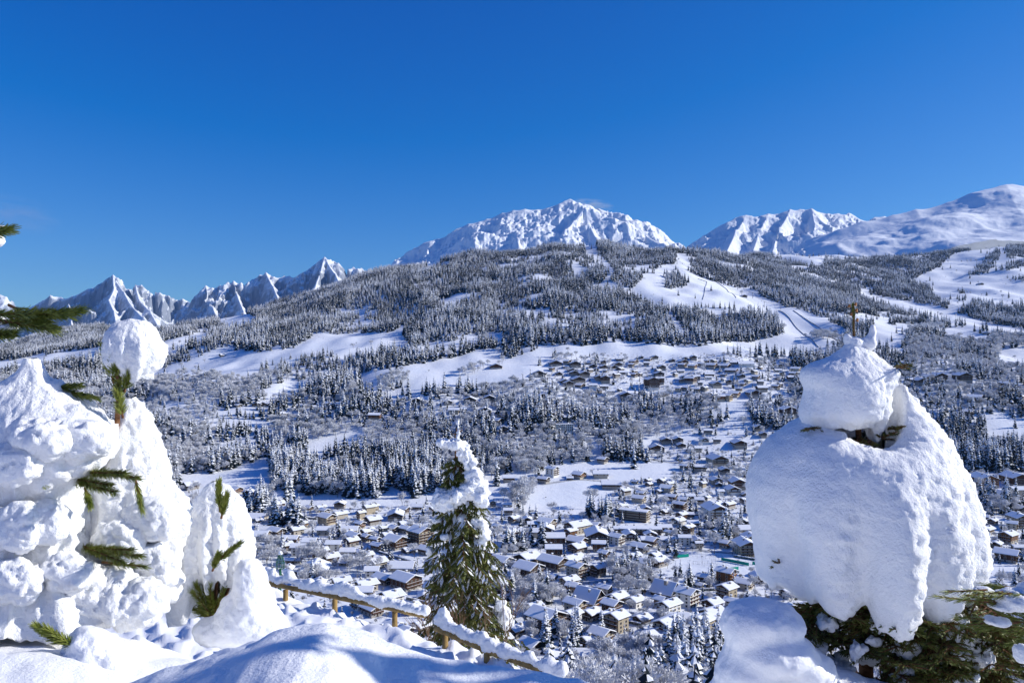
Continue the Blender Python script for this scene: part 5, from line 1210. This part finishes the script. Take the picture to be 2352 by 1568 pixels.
# ---------------------------------------------------------------- lone spruce beyond the fence
YS = 26.0
ls = empty('spruce_tree', P(1075, 1475, YS)); tag(ls, 'lone green spruce with heavy snow lumps, just beyond the wooden fence', 'spruce tree')
o0 = np.array(ls.location); rq = random.Random(17)
topz = (1475 - 1000) / F_PX * YS
b = MB(); b.bar((0, 0, -3.5), (P(1045, 1010, YS) - o0), .11, .03, 8); b.bar(P(1045, 1010, YS) - o0, P(1053, 965, YS) - o0, .03, .012, 6)
b.bar(P(1050, 1000, YS) - o0, P(1030, 990, YS) - o0, .02, .008, 5); b.bar(P(1052, 1000, YS) - o0, P(1062, 985, YS) - o0, .02, .008, 5)
b.build('trunk', [M['pine_bark']], ls, True)
axis = lambda t: P(1075 - 27 * t, 1470 - 455 * t, YS) - o0
for w_ in range(22):
    t = .0 + .97 * w_ / 22
    rad = (.10 + 1.75 * (1 - t) ** .75) * rq.uniform(.85, 1.1) * (1.0 if t < .8 else 1.25); nb_ = 7 if t < .7 else 5
    a0 = rq.uniform(0, 6.28)
    for i in range(nb_):
        a = a0 + 6.283 * i / nb_ + rq.uniform(-.3, .3); c0 = axis(t); rr_ = rad * rq.uniform(.8, 1.15)
        e = c0 + np.array([math.cos(a) * rr_, math.sin(a) * rr_, -rr_ * rq.uniform(.25, .55)])
        b = MB(); b.bar(c0, e, .022, .006, 5, 1)
        d = e - c0; u = np.cross(d, (0, 0, 1)); u /= np.linalg.norm(u)
        for j in range(16):
            s_ = .12 + .88 * j / 16; p = c0 + d * s_; sg_ = 1 if j % 2 else -1
            q = p + (d / np.linalg.norm(d) * .6 + u * sg_ * .75 + np.array([0, 0, -.55])) * (.42 * (1.1 - .5 * s_)) * rq.uniform(.7, 1.15) * min(1, rr_ + .15)
            spray(b, p, q, 22, .10, .036, .8, rq, start=.02)
            if rq.random() < .34:                                   # a little snow along the twig
                h_ = (q - p); m_ = p + h_ * .5 + np.array([0, 0, .03]); ww = np.cross(h_, (0, 0, 1)); ww = ww / (np.linalg.norm(ww) + 1e-9) * rq.uniform(.025, .07)
                b.face((p + np.array([0, 0, .03]), m_ - ww, q + np.array([0, 0, .025]), m_ + ww), 2)
        b.build('bough', [M['fir_needle'], M['pine_bark'], M['snow_tree']], ls)
sn = [(1052, 1000, 6, 12, 8), (1053, 972, 3, 16, 4), (1042, 1018, 24, 10, 22), (1018, 1016, 14, 5, 12), (1066, 1038, 18, 20, 22), (1078, 1062, 14, 22, 18), (1088, 1098, 20, 28, 24), (1078, 1122, 30, 22, 30), (1050, 1136, 30, 22, 30), (1018, 1142, 24, 22, 26), (1008, 1158, 18, 18, 20), (1102, 1135, 20, 30, 26), (1032, 1160, 20, 16, 20),
      (1100, 1200, 15, 16, 18), (1112, 1225, 13, 24, 16), (1062, 1192, 11, 9, 12), (1108, 1250, 10, 14, 12), (1150, 1388, 16, 12, 18), (1160, 1410, 17, 22, 18), (1168, 1428, 12, 12, 14), (1075, 1262, 10, 6, 10), (1020, 1230, 9, 5, 10), (1135, 1300, 10, 6, 10), (1050, 1330, 9, 5, 9), (988, 1265, 8, 10, 10), (1002, 1195, 10, 9, 10)]
snow_shape('branch_snow', rel(ls, [LP(x, y, YS - .35, a * .9, b_ * .9, c) for x, y, a, b_, c in sn]), .04, .05, ls, lump=.06, lsc=2.0, grain=.04, billow=.16, bsc=4, seed=51)
# bare shrub in front of it
sh = empty('bare_shrub', P(1070, 1480, 24.5)); tag(sh, 'thin brown leafless shrub in front of the lone spruce', 'shrub')
b = MB(); rq = random.Random(23); o0 = np.array(sh.location)
def twig(p, d, L, k, w_):
    q = p + d * L; b.bar(p, q, w_, w_ * .7, 4)
    if k == 0: return
    for _ in range(3):
        e = d + np.array([rq.uniform(-1, 1), rq.uniform(-1, 1), rq.uniform(-.2, .6)]) * .55; e /= np.linalg.norm(e)
        twig(p + d * L * rq.uniform(.5, 1), e, L * rq.uniform(.55, .8), k - 1, w_ * .7)
for i in range(9):
    p = np.array([rq.uniform(-1.0, 1.2), rq.uniform(-.3, .3), -.6]); e = np.array([rq.uniform(-.4, .4), rq.uniform(-.2, .2), 1.0]); e /= np.linalg.norm(e)
    twig(p, e, rq.uniform(.8, 1.2), 3, .013)
b.build('twigs', [M['twig']], sh)

# ---------------------------------------------------------------- timber fence with its cap of snow
def fence(pts, posts, label, caps, seed):
    f = empty('timber_fence', P(*pts[0])); o = np.array(f.location); tag(f, label, 'fence', 'rustic fence along the path')
    for a_, c_ in zip(pts[:-1], pts[1:]):
        b = MB(); A_, C_ = P(*a_) - o, P(*c_) - o; n_ = 8
        for i in range(n_):
            b.bar(A_ + (C_ - A_) * i / n_, A_ + (C_ - A_) * (i + 1.02) / n_, .062 + .006 * math.sin(i * 2.1 + seed), .062 + .006 * math.sin(i * 2.1 + 2.1 + seed), 10)
        b.build('rail', [M['rail_wood']], f, True)
    for x, y, Y in posts:
        b = MB(); p = P(x, y, Y) - o; b.bar(p + np.array([0, .05, -.85]), p + np.array([0, .05, -.04]), .075, .07, 10); b.build('post', [M['rail_wood']], f, True)
    rr2 = random.Random(seed); L_ = []
    for a_, c_ in zip(pts[:-1], pts[1:]):
        n_ = int(abs(c_[0] - a_[0]) / 7)
        for i in range(n_ + 1):
            t = i / n_; x, y, Y = [a_[k] + t * (c_[k] - a_[k]) for k in range(3)]
            hh = np.interp(x, [c[0] for c in caps], [c[1] for c in caps]) * rr2.uniform(.55, .95) * (.78 + .4 * math.sin(x * .11 + seed) * math.sin(x * .047))
            L_.append(LP(x, y - 9 - hh * .5, Y + .03, 6.5, hh * .5 + 1.5, 9))
    snow_shape('snow_cap', rel(f, L_), .030, .04, f, lump=.05, lsc=2.2, grain=.02, billow=.07, bsc=3.2, seed=seed)
    return f
fence([(600, 1336, 22.6), (760, 1368, 21.4), (975, 1413, 20.2)], [(655, 1352, 22.2), (768, 1374, 21.4), (906, 1402, 20.6)], 'log fence run above the village, left of the lone spruce, capped with snow',
      [(600, 26), (628, 30), (660, 34), (700, 24), (722, 14), (738, 22), (750, 16), (770, 44), (800, 40), (812, 30), (825, 16), (900, 14), (975, 10)], 81)
fence([(1000, 1442, 18.4), (1110, 1490, 17.4), (1290, 1556, 16.4)], [(1022, 1456, 18.2), (1118, 1497, 17.3), (1235, 1540, 16.7)], 'lower log fence run below the lone spruce, capped with snow',
      [(995, 50), (1020, 62), (1035, 46), (1060, 30), (1090, 22), (1105, 44), (1125, 48), (1140, 20), (1180, 16), (1230, 22), (1290, 20)], 82)

# green lantern frame behind the fence
ln_ = empty('garden_lantern', P(774 * .83051, 1345, 24)); tag(ln_, 'green lattice lantern top with snow cap behind the fence', 'lantern')
b = MB(); s_ = 24 / F_PX; o0 = np.array(ln_.location); cxl = 775 * .83051
ring = lambda r_, y_: [P(cxl, y_, 24) - o0 + np.array([r_ * s_ * math.cos(k * 1.0472), r_ * s_ * math.sin(k * 1.0472), 0]) for k in range(6)]
R1, R2, R3, R4 = ring(9, 1305), ring(9, 1290), ring(6, 1280), ring(1.5, 1270)
for k in range(6):
    for Ra, Rb in ((R1, R2), (R2, R3), (R3, R4)): b.bar(Ra[k], Rb[k], .009, .009, 4)
    for Ra in (R1, R2, R3): b.bar(Ra[k], Ra[(k + 1) % 6], .009, .009, 4)
b.build('frame', [M['green_paint']], ln_)
b = MB(); b.bar(P(cxl, 1305, 24) - o0, P(cxl, 1305, 24) - o0 + np.array([0, 0, -1.8]), .035, .04, 8); b.build('post', [M['green_paint']], ln_)
snow_shape('snow_cap', rel(ln_, [LP(cxl, 1268, 24, 4, 4, 4), LP(cxl, 1271, 24, 5, 2.5, 5)]), .012, .012, ln_, lump=.01, lsc=10, seed=90)

# ---------------------------------------------------------------- tennis courts, lift, hedges
def gpt(zv, x, y):
    (px, py), = ZV[zv]([(x, y)]); return np.array(hit(px, py))
def wall_run(a, c, h0, h1, th, steps=14):
    """thin upright strip that follows the ground"""
    d = c - a; n = np.array([-d[1], d[0]]) ; n = n / (np.linalg.norm(n) + 1e-9) * th
    b = MB()
    for i in range(steps):
        p, q = a[:2] + d[:2] * i / steps, a[:2] + d[:2] * (i + 1) / steps
        zp, zq = float(zT(p[0], p[1])), float(zT(q[0], q[1]))
        lo = [(p[0] - n[0], p[1] - n[1], zp + h0), (q[0] - n[0], q[1] - n[1], zq + h0), (q[0] + n[0], q[1] + n[1], zq + h0), (p[0] + n[0], p[1] + n[1], zp + h0)]
        hi = [(x, y, z + h1 - h0) for x, y, z in lo]
        k = len(b.v); b.v += lo + hi
        for f in ((0, 3, 2, 1), (4, 5, 6, 7), (0, 1, 5, 4), (2, 3, 7, 6)) + (((3, 0, 4, 7),) if i == 0 else ()) + (((1, 2, 6, 5),) if i == steps - 1 else ()):
            b.f.append(tuple(k + j for j in f)); b.m.append(0)
    return b
for i, (x0, y0, x1, y1, lab) in enumerate(((872, 748, 1072, 732, 'upper left'), (1540, 790, 1940, 862, 'long slanting'), (1550, 950, 1790, 922, 'nearest'), (1990, 850, 2080, 838, 'rightmost'))):
    a, c = gpt(3, x0, y0), gpt(3, x1, y1)
    e = empty('windbreak_screen', a); tag(e, lab + ' green windbreak screen at the tennis courts', 'screen', 'tennis court windbreaks'); off = -a
    b = wall_run(a, c, .15, 2.6, .04); b.v = [tuple(np.array(v_) + off) for v_ in b.v]; b.build('netting', [M['green_net']], e)
    for t in np.linspace(0, 1, 6):
        b = MB(); p = a + (c - a) * t; z = float(zT(p[0], p[1])); b.bar(np.array([p[0], p[1] + .08, z]) + off, np.array([p[0], p[1] + .08, z + 3.0]) + off, .05, .05, 5); b.build('post', [M['metal']], e)
for i, (x0, y0, x1, y1, lab) in enumerate(((1070, 720, 1500, 800, 'back left'), (1200, 690, 1560, 770, 'back'), (1060, 830, 1300, 870, 'front left'), (1130, 850, 1560, 830, 'middle'), (1300, 860, 1560, 900, 'inner'), (1400, 860, 1560, 960, 'front'), (1600, 830, 1900, 900, 'right'), (1800, 800, 2060, 840, 'far right'))):
    a, c = gpt(3, x0, y0), gpt(3, x1, y1)
    e = empty('court_fence', a); tag(e, lab + ' wire fence around the tennis courts', 'fence', 'tennis court wire fences')
    n_ = max(4, int(np.linalg.norm(c - a) / 3.2)); top = None; rails = MB()
    for t in np.linspace(0, 1, n_):
        p = a + (c - a) * t; p[2] = zT(p[0], p[1]); b = MB(); b.bar(p - a, p - a + np.array([0, 0, 3.0]), .05, .05, 4); b.build('post', [M['metal']], e)
        if top is not None:
            for hh in (1.0, 3.0): rails.bar(top - a + np.array([0, 0, hh]), p - a + np.array([0, 0, hh]), .03, .03, 4)
        top = p.copy()
    rails.build('wire', [M['metal']], e)
for i, (x, y, hp, lab) in enumerate(((1262, 840, 110, 'first'), (1462, 825, 110, 'second'), (1580, 945, 130, 'third'), (1783, 920, 140, 'fourth'))):
    p = gpt(3, x, y); e = empty('floodlight_mast', p); tag(e, lab + ' floodlight mast from the left at the tennis courts', 'mast', 'tennis floodlights')
    H_ = hp / 5.2267 * .83051 / F_PX * p[1]; b = MB(); b.bar((0, 0, -.3), (0, 0, H_), .09, .06, 6); b.build('pole', [M['metal']], e)
    b = MB(); b.box(-.9, .9, -.2, .2, H_, H_ + .3); b.build('lamp_head', [M['metal']], e)
# hedges
def lumpy(b, seed, amp=.25):
    r = random.Random(seed); b.v = [tuple(np.array(v_) + np.array([r.uniform(-amp, amp), r.uniform(-amp, amp), r.uniform(-amp, amp)])) for v_ in b.v]; return b
for i, (zv, x0, y0, x1, y1, lab) in enumerate(((3, 1380, 205, 1730, 205, 'below the tall white chalet'), (3, 1720, 730, 2060, 790, 'right of the tennis courts'), (4, 840, 620, 1000, 575, 'left of the yellow house'), (2, 540, 1080, 860, 1190, 'along the dark lane'), (4, 1310, 530, 1460, 560, 'behind the yellow house'), (3, 1170, 1225, 1440, 1215, 'below the big spruces'), (1, 900, 360, 1080, 380, 'by the western chalets'), (1, 1760, 740, 2130, 850, 'above the western lane'), (1, 2060, 1240, 2260, 1300, 'below the brown chalet'))):
    a, c = gpt(zv, x0, y0), gpt(zv, x1, y1)
    e = empty('hedge', a); tag(e, 'clipped snowy hedge ' + lab, 'hedge', 'garden hedges')
    for nm_, h0, h1, m_ in (('foliage', -.3, 1.6, 'hedge'), ('snow', 1.62, 2.05, 'snow_roof')):
        b = wall_run(a, c, h0, h1, .7, 24); b.v = [tuple(np.array(v_) - a) for v_ in b.v]; lumpy(b, i * 3 + len(nm_), .14).build(nm_, [M[m_]], e)
M['road'] = mat('packed_snow_road', (0.30, 0.31, 0.33), 0.85, (0.62, 0.63, 0.65), 0.25)
for i, (zv, pts) in enumerate(((3, [(-600, 640), (0, 602), (500, 610), (900, 612), (1500, 668), (2060, 705)]), (2, [(150, 1105), (480, 1065), (860, 1090), (1020, 1150), (1380, 1110), (1750, 1080)]), (4, [(820, 560), (1100, 480), (1340, 560), (1560, 520), (1960, 600)]), (1, [(330, 690), (700, 700), (1000, 730), (1400, 700), (1780, 730), (2150, 850)]), (5, [(560, 660), (760, 730), (1300, 660), (1900, 700), (2350, 860)]), (6, [(350, 610), (900, 690), (1350, 700), (1700, 660)]))):
    Pr = np.array([gpt(zv, x, y) for x, y in pts]); d_ = np.concatenate([[0], np.cumsum(np.hypot(*np.diff(Pr[:, :2], axis=0).T))]); t_ = np.linspace(0, d_[-1], 90)
    cx_ = np.interp(t_, d_, Pr[:, 0]); cy_ = np.interp(t_, d_, Pr[:, 1])
    for _ in range(6): cx_[1:-1] = (cx_[:-2] + 2 * cx_[1:-1] + cx_[2:]) / 4; cy_[1:-1] = (cy_[:-2] + 2 * cy_[1:-1] + cy_[2:]) / 4
    dx_, dy_ = np.gradient(cx_), np.gradient(cy_); ln2 = np.hypot(dx_, dy_); rows_ = []
    for k in (-2.6, -.9, .9, 2.6):
        X_, Y_ = cx_ - dy_ / ln2 * k, cy_ + dx_ / ln2 * k; rows_.append(np.stack([X_, Y_, zT(X_, Y_) + .22], 1))
    o = link('road', big_mesh('road', np.stack(rows_, 1).reshape(-1, 3), grid_quads(90, 4)), None, [M['road']]); o['kind'] = 'structure'
# chairlift over the run
LIFT = [(95, 545), (180, 600), (290, 632), (398, 680), (490, 712), (587, 765), (662, 825), (770, 838)]
tops_ = []
for i, (x, y) in enumerate(LIFT):
    p = gpt(14, x, y); Hh = 15.0; e = empty('lift_pylon', p, R(35)); tag(e, ORD[i] + ' chairlift pylon down from the top of the ski run', 'pylon', 'chairlift pylons')
    b = MB(); b.bar((0, 0, -1), (0, 0, Hh), .7, .45, 6); b.build('mast', [M['metal']], e)
    b = MB(); b.box(-3, 3, -.3, .3, Hh, Hh + .6); b.build('crossarm', [M['metal']], e); tops_.append(p + np.array([0, 0, Hh + .5]))
lc = empty('lift_cable', tops_[0]); tag(lc, 'thin chairlift cables strung between the pylons', 'cable')
for sd in (-2.4, 2.4):
    b = MB()
    for a, c in zip(tops_[:-1], tops_[1:]):
        for k in range(6):
            f = lambda t: a + (c - a) * t + np.array([sd, 0, -4 * 4 * t * (1 - t) * .5]) - tops_[0]
            b.bar(f(k / 6), f((k + 1) / 6), .16, .16, 4)
    b.build('strand', [M['metal']], lc)
k = 0
for a, c in zip(tops_[:-1], tops_[1:]):
    for t in (.35, .72):
        k += 1
        if k > 12: break
        p = a + (c - a) * t + np.array([2.4, 0, -2]); e = empty('lift_chair', p); tag(e, ORD[k - 1] + ' hanging lift chair down the ski run', 'lift chair', 'hanging lift chairs')
        b = MB(); b.bar((0, 0, 0), (0, 0, -2.4), .10, .10, 4); b.build('hanger', [M['metal']], e)
        b = MB(); b.box(-1.2, 1.2, -.3, .5, -2.8, -2.5); b.box(-1.2, 1.2, .5, .7, -2.8, -1.8); b.build('seat', [M['metal']], e)
for i, (pts, lab) in enumerate((([(285, 640), (350, 660), (420, 710), (480, 762)], 'upper dark snow fence beside the ski run'), ([(755, 845), (830, 900), (920, 1000), (1015, 1085)], 'long dark snow fence down the lower ski run'), ([(850, 845), (960, 920), (1060, 990), (1150, 1050)], 'right hand snow fence down the lower ski run'), ([(230, 640), (290, 660), (275, 720), (262, 775)], 'short snow fence across the upper ski run'))):
    P_ = [gpt(14, x, y) for x, y in pts]; e = empty('snow_fence', P_[0]); tag(e, lab, 'snow fence', 'snow fences on the ski run')
    for a, c in zip(P_[:-1], P_[1:]):
        b = wall_run(a, c, 0, 1.5, .12, 8); b.v = [tuple(np.array(v_) - P_[0]) for v_ in b.v]; b.build('netting', [M['metal']], e)
# pink flag on the white chalet
p = gpt(3, 1080, 1440) + np.array([0, -7.2, 4.2]); fl = empty('flag', p); tag(fl, 'pink cloth hanging from the white chalet balcony', 'flag')
b = MB(); b.face([(-.6, 0, 0), (.6, .1, 0), (.65, 0, 1.3), (-.6, -.1, 1.35)]); b.build('cloth', [M['pink']], fl)

# ---------------------------------------------------------------- windblown snow off the summit, and the valley air
def volume_mat(name, dens, col, noise=None, aniso=0.0):
    m = bpy.data.materials.new(name); m.use_nodes = True; nt = m.node_tree
    for n in list(nt.nodes):
        if n.type != 'OUTPUT_MATERIAL': nt.nodes.remove(n)
    out = [n for n in nt.nodes if n.type == 'OUTPUT_MATERIAL'][0]
    v = nt.nodes.new('ShaderNodeVolumePrincipled'); v.inputs['Color'].default_value = (*col, 1); v.inputs['Density'].default_value = dens; v.inputs['Anisotropy'].default_value = aniso
    nt.links.new(v.outputs[0], out.inputs['Volume'])
    return m

hz = MB(); hz.box(-21900, 21900, -21900, 21900, -262, 2060)
haze = hz.build('haze', [volume_mat('valley_air', HAZE, (0.38, 0.64, 1.0), aniso=0.3)]); haze['kind'] = 'stuff'; haze['label'] = 'thin blue winter air over the valley'; haze['category'] = 'haze'

def puff_mat(name, dens, col, scale, lo, hi, stretch):
    m = volume_mat(name, dens, col, aniso=.2); nt = m.node_tree; v = [n for n in nt.nodes if n.type == 'PRINCIPLED_VOLUME'][0]
    tc = nt.nodes.new('ShaderNodeTexCoord'); mp = nt.nodes.new('ShaderNodeMapping'); mp.inputs['Scale'].default_value = stretch; nt.links.new(tc.outputs['Object'], mp.inputs[0])
    n = nt.nodes.new('ShaderNodeTexNoise'); n.inputs['Scale'].default_value = scale; n.inputs['Detail'].default_value = 4; nt.links.new(mp.outputs[0], n.inputs[0])
    gr = nt.nodes.new('ShaderNodeTexGradient'); gr.gradient_type = 'SPHERICAL'; nt.links.new(tc.outputs['Object'], gr.inputs[0])
    mr = nt.nodes.new('ShaderNodeMapRange'); mr.inputs[1].default_value = lo; mr.inputs[2].default_value = hi; mr.inputs[4].default_value = dens; nt.links.new(n.outputs[0], mr.inputs[0])
    ml = nt.nodes.new('ShaderNodeMath'); ml.operation = 'MULTIPLY'; nt.links.new(mr.outputs[0], ml.inputs[0]); nt.links.new(gr.outputs[1], ml.inputs[1])
    nt.links.new(ml.outputs[0], v.inputs['Density'])
    return m
def puff(name, x, y, Y, rx, ry, ryy, m, tilt, label, cat):
    b = MB(); b.box(-1, 1, -1, 1, -1, 1); o = b.build(name, [m]); s_ = Y / F_PX
    o.location = P(x, y, Y); o.scale = (rx * s_, ryy, ry * s_); o.rotation_euler = (0, R(tilt), 0); o['kind'] = 'stuff'; o['label'] = label; o['category'] = cat
    return o
pm = puff_mat('blown_snow', .012, (1, 1, 1), 2.2, .42, .75, (1, 1, 1.4))
puff('blown_snow', 1352, 472, 11350, 62, 17, 220, pm, 4, 'plume of windblown snow off the highest summit', 'snow plume')
puff('blown_snow', 1250, 492, 11300, 46, 10, 200, pm, -8, 'thin snow streaming over the shoulder left of the summit', 'snow plume')
cm = puff_mat('faint_cloud', .0006, (1, .9, .95), 1.6, .40, .8, (1, 1, 1.6))
puff('cloud', 35, 492, 17500, 110, 48, 900, cm, 12, 'faint pinkish cloud wisp low at the left edge', 'cloud')

of = empty('roadside_fir', (4.6, 2.98, -1.9), 0.4); tag(of, 'snowy fir just outside the picture, shading the near drift', 'fir tree'); of.scale = (3.0, 3.0, 4.0)
for pn_, me_ in (('crown', SPR_D[2]), ('trunk', TRK)):
    o = bpy.data.objects.new(pn_, me_); COL.objects.link(o); o.parent = of
